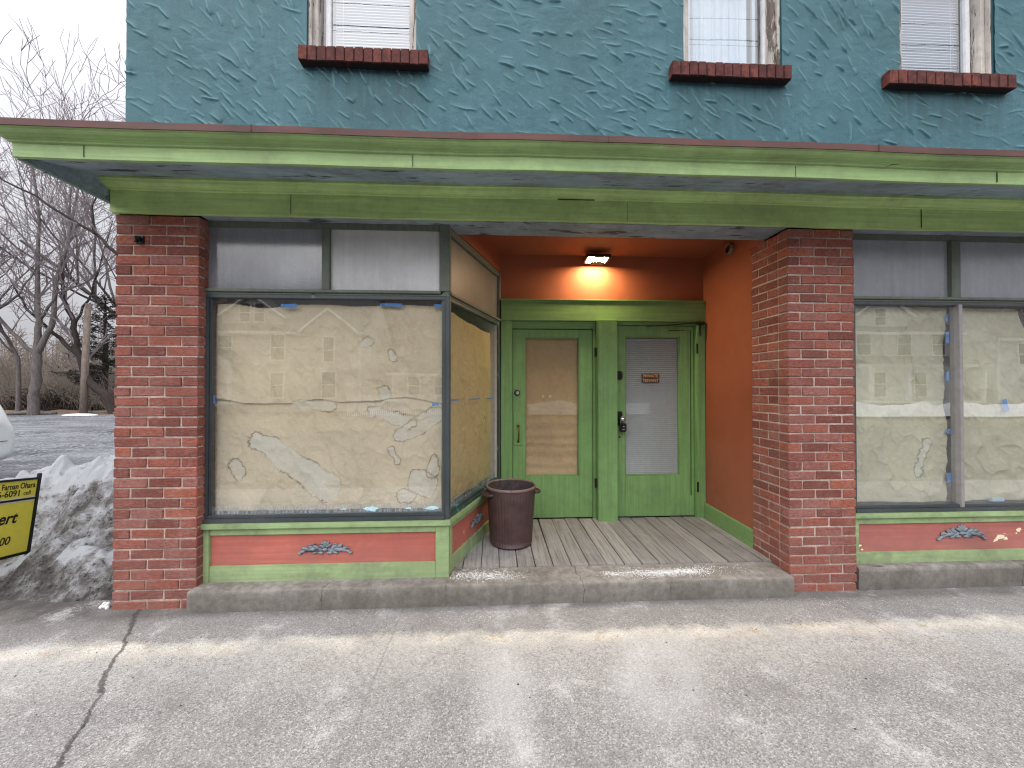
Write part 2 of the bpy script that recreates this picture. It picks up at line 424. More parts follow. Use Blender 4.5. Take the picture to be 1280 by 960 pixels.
def m_deck():
    N = NT('weathered_boards')
    isl = N.n('NewGeometry').outputs['Random Per Island']
    g = N.noise(1.4, 8, .7, N.map((46, 1.6, 46)), .6); b = N.noise(3, 5, .65); f = N.noise(40, 5, .8)
    col = N.ramp(isl, [(0, lin((128,126,125))), (.5, lin((142,140,138))), (1, lin((152,150,147)))])
    col = N.mix(N.ramp(g, [(.36, .7), (.55, 0.)]), col, lin((92,88,86)))
    col = N.mix(N.ramp(b, [(.5, 0.), (.75, .5)]), col, lin((168,167,166)))
    col = N.mix(N.ramp(f, [(.3, .4), (.45, 0.)]), col, lin((80,74,70)))
    return N.done(col, .85, N.bump(N.math('MULTIPLY_ADD', f, .35, g), .5, .005), .2)

def m_orange():
    N = NT('orange_plaster')
    b = N.noise(1.3, 5, .6); f = N.noise(120, 4, .7); m = N.noise(9, 6, .7)
    col = N.ramp(b, [(.3, lin((134,74,50))), (.7, lin((154,88,61)))])
    z = N.xyz()[2]
    col = N.mix(N.math('MULTIPLY', N.ramp(z, [(.3, .5), (1.4, .15), (2.2, 0.)]), N.ramp(m, [(.3, .4), (.7, 1.)])), col, lin((150,104,90)))
    return N.done(col, .7, N.bump(N.math('MULTIPLY_ADD', m, .5, f), .3, .004), .25)

def m_bark(name, rgb):
    N = NT(name); c = lin(rgb); n = N.noise(4, 6, .7, N.map((3,3,.8)))
    col = N.ramp(n, [(.3, tuple(v*.6 for v in c[:3])+(1,)), (.7, tuple(v*1.35 for v in c[:3])+(1,))])
    return N.done(col, .9, N.bump(n, .5, .03), .1)

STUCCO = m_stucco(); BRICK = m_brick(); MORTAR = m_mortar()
GREEN = paint('green_trim_paint', (156,186,124), .45, 'x', (92,84,70), .69, .28, .13)
GREENL = paint('weathered_green_trim', (150,174,124), .5, 'x', (110,100,86), .645, .45, .14, dust=(.42, .5))
GREENV = paint('green_post_paint', (150,172,124), .5, 'z', (108,98,82), .66, .4, .14, dust=(.42, .5))
DOORG = paint('door_green_paint', (120,158,98), .42, 'z', (70,62,50), .735, .22, .1, .15)
DOORH = paint('door_header_green', (120,156,98), .42, 'x', (70,62,50), .735, .22, .1, .15)
FRIEZE = paint('frieze_green_brightened', (182,210,134), .45, 'x', (92,84,70), .69, .28, .13)  # trim green copied paler, to make up for the canopy's shade
SOFFIT = paint('bluegrey_soffit_paint', (152,170,184), .65, 'x', (54,62,72), .59, .55, .25, .5)
SOFFIT2 = paint('bluegrey_lintel_paint', (146,158,166), .65, 'x', (64,70,76), .585, .5, .22, .5)
FLASH = paint('rusty_flashing', (104,70,66), .6, 'x', (140,112,100), .66, .5, .3, .3)
RED = paint('red_panel_paint', (182,100,88), .55, 'x', (206,150,136), .64, .25, .16, dust=(.5, .55))
RED2 = paint('worn_red_panel_paint', (174,102,94), .55, 'x', (214,186,168), .655, .3, .18, dust=(.5, .6))
ORANGE = m_orange(); DECK = m_deck()
CONC = m_concrete('step_concrete', ((-1.12,.0025), (-.32,.0016), (.60,.003), (1.22,.0014)))
PLINTH = m_concrete('plinth_concrete', ((3.9,.003),))
WALK = m_sidewalk(); GRAVEL = m_gravel(); SNOW = m_snow()
FRAME = paint('olive_frame_paint', (90,98,88), .55, 'x', (66,64,58), .64, .5, .2, .3)
FRAMEV = paint('olive_mullion_paint', (98,106,96), .55, 'z', (70,68,60), .64, .5, .2, .3)
DARKF = paint('tarnished_metal_frame', (58,66,70), .45, 'z', (84,120,112), .66, .5, .3, .25, spec=.5)
VERD = paint('verdigris_frame', (50,74,72), .5, 'x', (78,134,124), .58, .5, .35, .3, spec=.5)
ALUM = plain('dull_aluminium', (150,146,146), .45, .4, .5, .15, 14)
WHITEW = paint('peeling_white_paint', (196,190,184), .6, 'z', (104,92,82), .53, .5, .2, .8)
WHITEV = plain('white_sash', (212,212,216), .4)
GLASS = m_glass('window_glass', 4.0, .03); GLASSS = m_glass('side_glass', .9, .03); GLASSU = m_glass('upper_window_glass', 3.0, .02, (170,180,200)); GLASSD = m_glass('door_glass', 1.0, .035)
GLASSR = m_glass('hazy_window_glass', 4.0, .08, (170,172,168))
OBSC1 = m_obscure('blue_grey_transom_glass', (122,125,132), .35, .10, 1.); OBSC2 = m_obscure('pale_ribbed_transom_glass', (190,190,192), .2, .4, .5, .16)
OBSC3 = m_obscure('tan_side_transom_glass', (112,108,104), .25); OBSC4 = m_obscure('slate_transom_glass', (136,139,147), .3, .22, .8, .08)
DARK = plain('dark_interior', (44,42,42), .9); INTER = plain('dim_grey_interior', (176,168,160), .9)
KRAFT = m_kraft('kraft_paper_pale', (.96,.96,.96)); KRAFTR = m_kraft('kraft_paper_olive', (.90,.95,.97)); KRAFTS = m_kraft('kraft_paper_tan', (1,.92,.72))
KRAFTD = m_kraft('kraft_paper_door', (.98,.86,.68))
TAPE = plain('blue_masking_tape', (52,128,204), .7)
BLIND = plain('blind_slats', (192,203,220), .5, vary=.05); BLINDG = plain('grey_blind_slats', (190,192,192), .5, vary=.06)
BLACK = plain('black_plastic', (16,16,17), .35); IRON = plain('dull_black_iron', (44,40,36), .5, .5)
BRASS = plain('aged_brass', (120,104,66), .4, .8); STEEL = plain('bright_steel', (200,200,198), .25, .9)
PATINA = paint('bluegrey_cast_relief', (128,140,150), .5, 'x', (58,60,66), .6, .5, .35, .4, grain=60)
CANM = plain('brown_ribbed_plastic', (70,52,51), .5, vary=.3, scale=14, bmp=.15)
CANIN = plain('dusty_can_inside', (66,56,58), .8, vary=.5, scale=30)
CANR = plain('scuffed_can_rim', (112,96,92), .55, vary=.25, scale=30)
SALT = plain('salt_grains', (232,232,232), .6)
YELLOW = plain('sign_yellow', (226,214,78), .45, vary=.05); SIGNK = plain('sign_black', (22,22,24), .45); SIGNW = plain('sign_white_stripe', (220,220,214), .5)
ROOFM = plain('dark_roofing', (58,56,56), .9)

# ------------------------------------------------------------------ building
BLD = thing('commercial_building', 'two-storey teal stucco shop building with lime green canopy and brick piers', 'building')
XL, XR = -2.48, 4.93
# upper wall : trowelled stucco relief
WINS = [(-1.29,-.54), (1.37,2.11), (3.02,3.77)]
WZ0, WZ1 = 3.80, 5.35
def upper_wall():
    st = .0058
    xs = np.arange(XL, XR+st, st); zs = np.arange(3.02, 4.62, st)
    Xg, Zg = np.meshgrid(xs, zs, indexing='ij')
    H = fbm(Xg*3, Zg*3, 1, 4)*.005+fbm(Xg*9+Zg*6, Zg*16-Xg*4, 15, 4)*.0032+fbm(Xg*34, Zg*34, 5, 3)*.0012
    RIDGE_LIGHT = np.zeros(H.shape)
    rg = random.Random(5)
    pts = []
    for i in range(2400):
        if len(pts) > 860: break
        cx, cz = rg.uniform(XL, XR), rg.uniform(3.05, 4.6)
        if any(abs(cx-a) < .068 and abs(cz-b) < .040 for a, b in pts): continue
        pts.append((cx, cz))
    for cx, cz in pts:
        zone = math.sin(cx*1.7+.6)*.28+math.sin(cz*3.1+cx)*.15
        a = -.62+zone*.9+rg.gauss(0, .25)
        L = rg.choice([rg.uniform(.03,.055), rg.uniform(.045,.08), rg.uniform(.06,.105)]); A = rg.uniform(.0045,.0135)*(1 if rg.random() > .3 else .45); wup = rg.choice([rg.uniform(.006,.010), rg.uniform(.006,.012), rg.uniform(.014,.03)]); wdn = rg.uniform(.0026,.0042)
        bend = rg.uniform(-.3,.3)
        i0, i1 = np.searchsorted(xs, [cx-L-.07, cx+L+.07]); j0, j1 = np.searchsorted(zs, [cz-L-.07, cz+L+.07])
        if i1 <= i0 or j1 <= j0: continue
        dx = Xg[i0:i1,j0:j1]-cx; dz = Zg[i0:i1,j0:j1]-cz
        u = dx*math.cos(a)+dz*math.sin(a); w = -dx*math.sin(a)+dz*math.cos(a)+bend*(u*u-L*L*.3)*4
        w = w+fbm(u*26+cx*40, w*10+cz*31, 3, 2)*.004
        e = np.clip(1-(u/L)**2, 0, 1)**.6*(1+.3*u/L)
        prof = np.where(w > 0, np.exp(-(w/wup)**1.3), np.exp(-(np.abs(w)/wdn)**2))
        RIDGE_LIGHT[i0:i1,j0:j1] = np.maximum(RIDGE_LIGHT[i0:i1,j0:j1], e*np.exp(-((w-.003)/.006)**2)*min(1, A/.007))  # colour mask for the highlight along each ridge
        H[i0:i1,j0:j1] = np.maximum(H[i0:i1,j0:j1], H[i0:i1,j0:j1]*.6+A*e*prof)
    P = np.stack([Xg, .03-H, Zg], -1)
    mx, mz = Xg[:-1,:-1]+st/2, Zg[:-1,:-1]+st/2
    ok = np.ones(mx.shape, bool)
    for a, b in WINS: ok &= ~((mx > a) & (mx < b) & (mz > WZ0))
    o = gridmesh('upper_wall', P, STUCCO, BLD, ok, np.repeat(RIDGE_LIGHT[...,None], 3, -1))
    # plain remainder above, returns into the openings, flank and rear walls
    b = MB()
    xcuts = [XL]+[v for w in WINS for v in w]+[XR]
    for i in range(0, len(xcuts), 2): b.box(xcuts[i], xcuts[i+1], .032, .25, 4.60, WZ1)
    b.box(XL, XR, .032, .25, WZ1, 6.3)
    for i in range(0, len(xcuts), 2): b.box(xcuts[i]+(.0 if i else .004), xcuts[i+1], .042, .25, WZ0, 4.60)
    b.box(XL+.004, XR-.004, .042, .25, 2.87, WZ0)
    b.build('parapet_wall', STUCCO, BLD)
    MB().box(XL, XL+.25, .25, 9, 2.75, 6.3).box(XL, XL+.25, .4, 9, 0, 2.75).build('side_wall', STUCCO, BLD)
    MB().box(XR-.25, XR, .25, 9, 2.75, 6.3).box(XR-.25, XR, .4, 9, 0, 2.75).build('side_wall', STUCCO, BLD)
    MB().box(XL+.25, XR-.25, 8.75, 9, 0, 6.3).build('rear_wall', STUCCO, BLD)
    MB().box(XL-.1, XR+.1, -.08, 9.1, 6.3, 6.42).build('roof', ROOFM, BLD)
    MB().box(XL+.25, XR-.25, .26, 8.75, 2.9, 3.0).build('upper_floor', DARK, BLD)
upper_wall()

def upper_window(x0, x1, g0, g1, s0, s1, style):
    f = MB()
    f.box(x0, x0+.055, .07, .2, WZ0, WZ1).box(x1-.055, x1, .07, .2, WZ0, WZ1).box(x0+.055, x1-.055, .07, .2, WZ1-.06, WZ1).box(x0+.055, x1-.055, .07, .2, WZ0, WZ0+.03)
    f.box(x0-.004, x0+.018, .045, .07, WZ0, WZ1).box(x1-.018, x1+.004, .045, .07, WZ0, WZ1)
    fr = f.build('upper_window', WHITEW, BLD, .004)
    s = MB()
    zs = WZ0+.03
    s.box(g0-.035, g0, .12, .155, zs, WZ1-.06).box(g1, g1+.035, .12, .155, zs, WZ1-.06)
    s.box(g0, g1, .12, .155, zs, zs+.05).box(g0, g1, .12, .155, WZ1-.1, WZ1-.06).box(g0, g1, .115, .15, 4.58, 4.62)
    s.box(x0+.055, g0-.04, .15, .17, zs, WZ1-.06).box(g1+.04, x1-.055, .15, .17, zs, WZ1-.06)
    s.build('sash', WHITEV, fr, .003)
    MB().quad((g0,.138,zs+.05),(g1,.138,zs+.05),(g1,.138,WZ1-.1),(g0,.138,WZ1-.1)).build('glass_pane', GLASSU, fr)
    bl = MB()
    if style == 'slats':
        z = zs+.06
        while z < WZ1-.12:
            bl.add([(g0+.012,.168,z),(g1-.008,.168,z),(g1-.008,.182,z+.0205),(g0+.012,.182,z+.0205)], [(0,1,2,3)])
            z += .0215
        bl.box(g0+.01, g1-.01, .19, .194, zs+.04, WZ1-.1)
        for xx in (g0+.07, g1-.07): bl.tube([(xx,.164,zs+.05),(xx,.164,WZ1-.1)], .0012, 4)
    else:
        n = 40; vs = []
        for i in range(n+1):
            x = g0+.01+(g1-g0-.09)*i/n; y = .19+.008*math.sin(i*1.1)+.004*math.sin(i*2.7)
            vs += [(x,y,zs+.03),(x,y,WZ1-.1)]
        bl.add(vs, [(2*i,2*i+2,2*i+3,2*i+1) for i in range(n)])
        bl.box(g1-.045, g1-.02, .18, .2, zs, WZ1-.1)
    bl.build('blind', BLIND, fr)
    MB().quad((g0-.05,.26,zs-.02),(g1+.05,.26,zs-.02),(g1+.05,.26,WZ1),(g0-.05,.26,WZ1)).build('room_backing', INTER, fr)
    b = MB(); n = 14; w = (s1-s0)/n; b.cur = 1
    b.box(s0+.004, s1-.004, -.026, .12, 3.712, 3.812); b.cur = 0
    for i in range(n):
        dz = random.uniform(-.0015, .0015)
        b.box(s0+i*w+.003, s0+(i+1)*w-.003, -.034+random.uniform(-.002,.002), .1, 3.714+dz, 3.814+dz, .001)
    b.build('brick_sill', [SILLB, SILLM], fr, .0025)
SILLB = (lambda N: N.done(N.mix(N.ramp(N.noise(16, 6, .7), [(.42, .85), (.6, 0.)]), N.ramp(N.n('NewGeometry').outputs['Random Per Island'], [(0, lin((92,52,49))), (.5, lin((108,60,55))), (1, lin((122,68,60)))]), lin((66,40,38))), .8, N.bump(N.noise(50, 5, .7), .4, .004), .2))(NT('sill_brick'))
SILLM = plain('sooty_joint', (52,40,40), .9)
upper_window(-1.285, -.545, -1.165, -.59, -1.32, -.45, 'slats')
upper_window(1.375, 2.105, 1.46, 2.035, 1.257, 2.136, 'curtain')
upper_window(3.025, 3.765, 3.118, 3.66, 2.866, 3.765+.09, 'slats')

# ---- brick piers
def brick_pier(x0, x1, y0, y1, z1):
    W = x1-x0; D = y1-y0; b = MB(); b.cur = 1
    b.box(x0+.0065, x1-.0065, y0+.0065, y1, -.02, z1-.004); b.cur = 0
    ch = .0667; zb = .034; n = int(round((z1-zb)/ch)); ch = (z1+.006-zb)/n; j = .0105; half = W/5; full = 2*half
    def bk(a, c, d0, d1, z):
        e = random.uniform(-.0035, .003); dz = random.uniform(-.0012, .0012)
        b.box(a, c, d0+(e if d0 == y0 else 0), d1, z+dz, z+ch-j+dz, .0017)
    for i in range(n):
        z = zb+i*ch
        odd = i % 2
        segs = ([(0,half),(half,half+full),(half+full,W)] if odd else [(0,full),(full,2*full),(2*full,W)])
        wig = random.uniform(-.006,.006)
        for k, (a, c) in enumerate(segs):
            a2 = x0+a+(j/2+wig if k else 0); c2 = x0+c-(j/2-wig if k < 2 else 0)
            bk(a2, c2, y0, y0+half*.92, z)
        # flank bricks on both sides behind the front bricks
        for side in (0, 1):
            y = y0+half*.92+j; ln = [full, half] if (odd if side == 0 else not odd) else [half, full]
            xa, xb = (x0, x0+half*.9) if side == 0 else (x1-half*.9, x1)
            q = 0
            while y < y1-.03:
                e = min(y+ln[q % 2] if q == 0 else y+full-j, y1)
                bk(xa+random.uniform(0,.002), xb-random.uniform(0,.002), y, e, z); y = e+j; q += 1
    return b.build('brick_pier', [BRICK, MORTAR], BLD, .0035, seg=1)
brick_pier(-2.505, -1.972, 0, .40, 2.653)
brick_pier(2.114, 2.617, 0, .392, 2.653)
brick_pier(4.40, 4.93, 0, .40, 2.653)
MB().box(4.76, 4.93, .40, .6, 0, 2.653).build('pier_backing', MORTAR, BLD); MB().box(-2.48, -2.3, .4, .6, 0, 2.653).build('pier_backing', MORTAR, BLD)

# ---- canopy
CX0, CX1, CY = -2.54, 4.97, -.52
crown = [(-.02,2.722),(0,2.722),(0,2.795),(.012,2.798),(.013,2.808),(.021,2.810),(.023,2.816),(.027,2.8175),(.036,2.819),(.052,2.823),(.062,2.8305),(.066,2.838),(.074,2.839),(.074,2.846)]
can = MB().sweep([(CX0,.03),(CX0,CY),(CX1,CY),(CX1,.03)], crown, sag=True).build('canopy', GREEN, BLD, .0012, seg=1)
fl = MB()
x = CX0-.082; segs = [1.35, 1.9, 1.55, 1.2, 1.7]
fl.sweep([(CX0,.03),(CX0,CY),(CX1,CY),(CX1,.03)], [(.073,2.842),(.079,2.842),(.081,2.876),(.0,2.885),(-.02,2.885)], sag=True)
for s_ in segs:
    x += s_
    if x < CX1: fl.box(x, x+.004, CY-.0845, CY-.07, 2.843, 2.879)
fl.build('flashing', FLASH, can)
sf = MB()
sf.quad((CX0+.012,CY+.018,2.735),(CX1-.012,CY+.018,2.735),(CX1-.012,-.06,2.872),(CX0+.012,-.06,2.872))
sf.add([(CX0+.012,CY+.018,2.735),(CX0+.012,.03,2.90),(CX0+.012,.03,2.722),(CX0+.012,CY+.018,2.722)], [(0,1,2,3)])
sf.add([(CX1-.012,CY+.018,2.735),(CX1-.012,.03,2.90),(CX1-.012,.03,2.722),(CX1-.012,CY+.018,2.722)], [(0,1,2,3)])
sf.box(CX0-.002, CX0+.012, CY+.02, .03, 2.718, 2.723)
sf.build('soffit', SOFFIT, can)
MB().quad((CX0-.06,CY-.06,2.884),(CX1+.06,CY-.06,2.884),(CX1+.06,.04,3.1),(CX0-.06,.04,3.1)).add([(CX0-.06,CY-.06,2.884),(CX0-.06,.04,3.1),(CX0-.06,.04,2.88)],[(0,1,2)]).add([(CX1+.06,CY-.06,2.884),(CX1+.06,.04,3.1),(CX1+.06,.04,2.88)],[(0,1,2)]).build('canopy_roof', ROOFM, can)
FX0, FX1, FY = -2.518, 4.945, -.03
frz = MB().sweep([(FX0,.25),(FX0,FY),(FX1,FY),(FX1,.25)], [(-.028,2.657),(-.012,2.656),(0,2.656),(0,2.803),(.010,2.806),(.012,2.813),(.03,2.82),(.046,2.834),(.054,2.848),(.062,2.85),(.062,2.90)], sag=True).build('frieze', FRIEZE, BLD, .0012, seg=1)
for jx in (-1.36, .93, 3.1): MB().box(jx, jx+.0022, FY-.0035, FY+.004, 2.664, 2.798).build('board_joint', DARK, frz)
MB().box(.44, .70, FY-.0115, FY-.006, 2.802, 2.8055).build('open_crack', DARK, frz)
for jx in (-2.18, -.45, 1.75, 3.0): MB().box(jx, jx+.0018, CY-.0035, CY+.004, 2.728, 2.790).build('board_joint', DARK, can)
ls = MB()
ls.box(-1.968, 2.112, -.002, .235, 2.655, 2.70).box(2.62, 4.398, -.002, .235, 2.655, 2.70)
ls.build('lintel_soffit', SOFFIT2, frz, .003)
MB().box(FX0+.03, FX1-.03, 0.003, .25, 2.71, 2.95).build('lintel_beam', DARK, frz)

# ---- display windows
d_ = Vector((.393,1.11)).normalized(); P0 = (-.322,.062)
SL = math.hypot(.393, 1.108)
def side(s, n, z): return (P0[0]+d_.x*s+d_.y*n, P0[1]+d_.y*s-d_.x*n, z)
BM_KEYS = []
def front_window(x0, x1, mull_t, mull_l, left_stile, right_stile, lowmat, pane_mats, glass, low_right=None):
    """transom row above, plate glass below"""
    f = MB()
    f.box(x0, x0+left_stile, .058, .16, .577, 2.655)                         # left stile
    lr = low_right or right_stile
    f.box(x1-right_stile, x1, .058, .16, 2.183, 2.655)
    f.box(x0+left_stile, x1-right_stile, .07, .16, 2.615, 2.655)              # head
    f.box(x0+left_stile-.01, x1-right_stile+.01, .05, .15, 2.162, 2.183)      # transom ledge
    f.box(x0+left_stile, x1, .064, .15, 2.147, 2.162)
    w = f.build('display_window', [FRAMEV], BLD, .003)
    ts = [x0+left_stile]
    mm = MB()
    for a, b_ in mull_t: mm.box(a, b_, .062, .15, 2.183, 2.615); ts += [a, b_]
    mm.build('mullion', FRAMEV, w, .004)
    ts.append(x1-right_stile)
    for i in range(0, len(ts), 2):
        MB().quad((ts[i],.088,2.183),(ts[i+1],.088,2.183),(ts[i+1],.088,2.615),(ts[i],.088,2.615)).build('transom_pane', pane_mats[(i//2) % len(pane_mats)], w)
    g = MB()
    a, b_ = x0+left_stile, x1-lr
    g.box(b_, x1, .058, .12, .577, 2.147)
    g.box(a, b_, .066, .12, 2.122, 2.147)
    g.box(a, b_, .05, .12, .577, .606).box(a, b_, .066, .12, .606, .628)
    g.box(a, a+.022, .066, .12, .628, 2.122).box(b_-.018, b_, .066, .12, .628, 2.122)
    g.box(a+.022, a+.036, .078, .12, .628, 2.122)
    g.build('glass_frame', lowmat, w, .003)
    gs = [a+.036]
    if mull_l:
        m2 = MB()
        for p, q in mull_l: m2.box(p, q, .058, .12, .606, 2.130); gs += [p, q]
        m2.build('glass_mullion', ALUM, w, .003)
    gs.append(b_-.018)
    for i in range(0, len(gs), 2):
        MB().quad((gs[i],.09,.628),(gs[i+1],.09,.628),(gs[i+1],.09,2.122),(gs[i],.09,2.122)).build('glass_pane', glass, w)
    return w
def bulkhead(x0, x1, sl, sr, red, zbot, name='bulkhead', xf=None, parent=None, y=.06, wallx=False):
    b = MB(xf)
    Y = (lambda a, c: (a, c)) if not xf else (lambda a, c: (.06-c, .06-a))   # in the rotated bay n grows outward
    def bx(mb, a, c, ya, yb, za, zb):
        if xf: mb.add([(u, .06-v, w) for w in (za,zb) for v in (ya,yb) for u in (a,c)], [(0,2,3,1),(4,5,7,6),(0,1,5,4),(2,6,7,3),(0,4,6,2),(1,3,7,5)])
        else: mb.box(a, c, ya, yb, za, zb)
    bx(b, x0, x0+sl, .058, .13, zbot, .537); bx(b, x1-sr, x1, .058, .13, zbot, .537)
    bx(b, x0+sl, x1-sr, .062, .13, .492, .537); bx(b, x0+sl, x1-sr, .062, .13, zbot, .283)
    o = b.build(name, GREENV if xf else GREENL, BLD, .003)
    s_ = MB(xf); bx(s_, x0-(.012 if not xf else .0), x1+(.012 if not xf else -.012), .034, .14, .5405, .578); s_.build('ledge', GREENL, o, .005)
    p_ = MB(xf); bx(p_, x0+sl, x1-sr, .078, .12, .283, .492); p_.build('panel', red, o)
    return o
def ornament(cx, cz, w, parent, tf, arch=0.):
    """cast scroll applique: fan shell between two runs of curling leaves"""
    k = w/.37
    tf0 = tf; tf = lambda x, y, z: tf0(x, y, z+arch*(1-min(1, abs(x-cx)/(w*.5))**2))
    b = MB(tf)
    for i in range(5):
        a = R(-60+30*i)
        b.ell((cx+.026*k*math.sin(a), 0, cz+.008+.026*k*math.cos(a)), (.024*k,.009,.011*k), math.pi/2-a)
    b.ell((cx, -.002, cz-.004), (.02*k,.011,.012*k))
    b.ell((cx, 0, cz+.046*k), (.012*k,.007,.008*k))
    for s in (-1, 1):
        for i, (dx, dz, rx, rz, ro) in enumerate([(.046,-.012,.03,.009,-.35),(.062,.012,.026,.010,.55),(.085,-.004,.03,.010,-.2),(.098,.018,.022,.008,.5),(.122,-.008,.028,.008,-.3),(.135,.006,.02,.007,.3),(.155,-.018,.022,.007,-.5),(.172,-.028,.014,.006,.3),(.03,-.026,.02,.007,.1),(.07,-.026,.018,.006,-.2)]):
            b.ell((cx+s*dx*k, -.001*(i % 3), cz+dz*k), (rx*k*1.1,.009,rz*k*1.45), s*ro)
        for (dx, dz, r0, t0) in [(.066,.022,.016,0.),(.108,.016,.014,.8),(.148,-.004,.012,.4),(.044,-.008,.016,2.)]:
            pts = []; rr = []
            for q in range(12):
                t = t0+q*.55; r = r0*(1-q/14)
                pts.append((cx+s*(dx+r*math.cos(t))*k, -.004, cz+(dz+r*math.sin(t))*k)); rr.append(.0042*k*(1-q/18))
            b.tube(pts, rr, 6)
    return b.build('scroll_ornament', PATINA, parent, smooth=True)

w1 = front_window(-2.012, -.31, [(-1.197,-1.142)], [], .036, .073, DARKF, [OBSC1, OBSC2], GLASS, .03)
w3 = front_window(2.632, 4.392, [(3.446,3.524)], [(3.496,3.528)], .036, .036, DARKF, [OBSC4, OBSC4], GLASSR)
b1 = bulkhead(-2.010, -.312, .075, .094, RED, .170)
b3 = bulkhead(2.640, 4.392, .055, .06, RED2, .196)
ornament(-1.166, .385, .372, b1, lambda x,y,z: (x, .072+y, z))
ornament(3.515, .392, .395, b3, lambda x,y,z: (x, .072+y, z), .022)
# patches of lost paint on the right-hand panel
PRIMER = plain('bare_primer', (222,212,178), .8, vary=.2, scale=60)
for cx, cz, r in [(3.83,.372,.034),(3.795,.352,.018),(3.87,.36,.02),(3.98,.425,.022),(3.96,.40,.008),(3.78,.34,.008),(2.72,.33,.014),(2.735,.30,.010)]:
    n = 11; pts = [(cx+r*1.2*random.uniform(.45,1.1)*math.cos(2*math.pi*i/n), .0765, cz+r*.8*random.uniform(.45,1.1)*math.sin(2*math.pi*i/n)) for i in range(n)]
    MB().add(pts, [tuple(range(n))]).build('bare_patch', PRIMER, b3)
# side of the bay (splayed into the entry)
f = MB(side)
f.box(0, .05, -.05, 0, .577, 2.655); f.box(SL-.04, SL, -.05, 0, .577, 2.655)
f.box(.05, SL-.04, -.05, -.004, 2.60, 2.655); f.box(.03, SL-.0, -.05, .012, 2.162, 2.183); f.box(.05, SL-.04, -.05, -.002, 2.147, 2.162)
ws = f.build('display_window', FRAMEV, BLD, .003)
g = MB(side)
g.box(.0, .026, -.045, .004, .628, 2.147); g.box(.05, SL-.04, -.045, -.004, 2.122, 2.147); g.box(.0, SL, -.045, .008, .577, .606); g.box(.05, SL-.04, -.045, -.004, .606, .628)
g.box(SL-.07, SL-.04, -.045, -.006, .628, 2.122)
g.build('glass_frame', VERD, ws, .003)
MB(side).quad((.05,-.03,2.183),(SL-.04,-.03,2.183),(SL-.04,-.03,2.60),(.05,-.03,2.60)).build('transom_pane', OBSC3, ws)
MB(side).quad((.05,-.03,.628),(SL-.07,-.03,.628),(SL-.07,-.03,2.122),(.05,-.03,2.122)).build('glass_pane', GLASSS, ws)
b2 = bulkhead(.012, SL, .07, .05, RED, .178, xf=lambda s,n,z: side(s,n-.004,z))
ornament(.60, .385, .30, b2, lambda x,y,z: side(x, -.014-y, z))
MB(side).box(0.02, SL+.02, -.06, -.004, 2.66, 2.86).build('entry_wall', ORANGE, BLD)
# display case floor and backs
for poly in ([(-2.0,.16), side(.06,-.06,0)[:2], side(SL-.05,-.06,0)[:2], (-2.0,1.10)], [(2.64,.16),(4.39,.16),(4.39,1.16),(2.64,1.16)]):
    n_ = len(poly)
    MB().add([(x,y,z) for z in (.50,.56) for x,y in poly], [tuple(range(n_))[::-1], tuple(range(n_,2*n_))]+[(i,(i+1)%n_,(i+1)%n_+n_,i+n_) for i in range(n_)]).build('display_floor', INTER, BLD)
MB().box(-2.0, .03, 1.105, 1.16, .56, 2.66).build('display_back', INTER, BLD); MB().box(-2.03, -2.0, .16, 1.16, .56, 2.66).build('display_side', INTER, BLD)
MB().box(2.6, 4.39, 1.1, 1.16, .56, 2.66).build('display_back', INTER, BLD); MB().box(2.6, 2.632, .4, 1.16, .56, 2.66).build('display_side', INTER, BLD); MB().box(4.4, 4.43, .4, 1.16, .56, 2.66).build('display_side', INTER, BLD)
MB().box(-2.0, -.4, .17, 1.1, 2.66, 2.69).build('display_ceiling', DARK, BLD); MB().box(2.64, 4.39, .17, 1.1, 2.66, 2.69).build('display_ceiling', DARK, BLD)

# ---- recessed entry
MB().box(-.45, 2.16, .236, 1.35, 2.84, 2.9).build('entry_ceiling', ORANGE, BLD)
MB().box(-.35, 2.16, 1.172, 1.3, 2.388, 2.84).build('entry_wall', ORANGE, BLD)
ew = MB().add([(2.132,.393,.17),(2.152,1.172,.17),(2.152,1.172,2.84),(2.132,.393,2.84)], [(0,1,2,3)]).build('entry_wall', ORANGE, BLD)
MB().add([(2.112,.394,.18),(2.13,1.13,.18),(2.13,1.13,.33),(2.112,.394,.33),(2.134,.394,.18),(2.151,1.13,.18),(2.151,1.13,.338),(2.134,.394,.338)], [(0,1,2,3),(3,2,6,7),(0,3,7,4),(4,5,6,7),(0,4,5,1),(1,5,6,2)]).build('baseboard', DOORH, ew, .004)
MB().box(2.112, 2.16, .236, .43, 2.645, 2.84).build('entry_beam', ORANGE, BLD)
df = MB()
df.box(.072, .184, 1.14, 1.26, .185, 2.172)          # left jamb
df.box(2.062, 2.15, 1.14, 1.26, .185, 2.172)         # right jamb
df.box(1.03, 1.222, 1.075, 1.26, .175, 2.172)        # centre post
df.cur = 1
df.box(.072, 2.15, 1.135, 1.26, 2.172, 2.386)        # header
df.box(.184, 1.03, 1.165, 1.24, 2.098, 2.172)        # strip over the left door
df.box(1.222, 2.062, 1.165, 1.24, 2.140, 2.172)
df.box(.072, 2.15, 1.122, 1.135, 2.372, 2.386); df.cur = 0
df.box(2.066, 2.084, 1.128, 1.14, .185, 2.14).box(1.004, 1.03, 1.17, 1.24, .185, 2.098)
dfo = df.build('door_frame', [DOORG, DOORH], BLD, .004)
for z in (.55, 1.86): MB().tube([(1.024,1.13,z-.04),(1.024,1.13,z+.04)], .008, 8).box(1.012, 1.03, 1.132, 1.15, z-.045, z+.045).build('hinge', IRON, dfo)
for z in (.5, 1.9): MB().tube([(2.062,1.13,z-.05),(2.062,1.13,z+.05)], .009, 8).build('hinge', IRON, dfo)
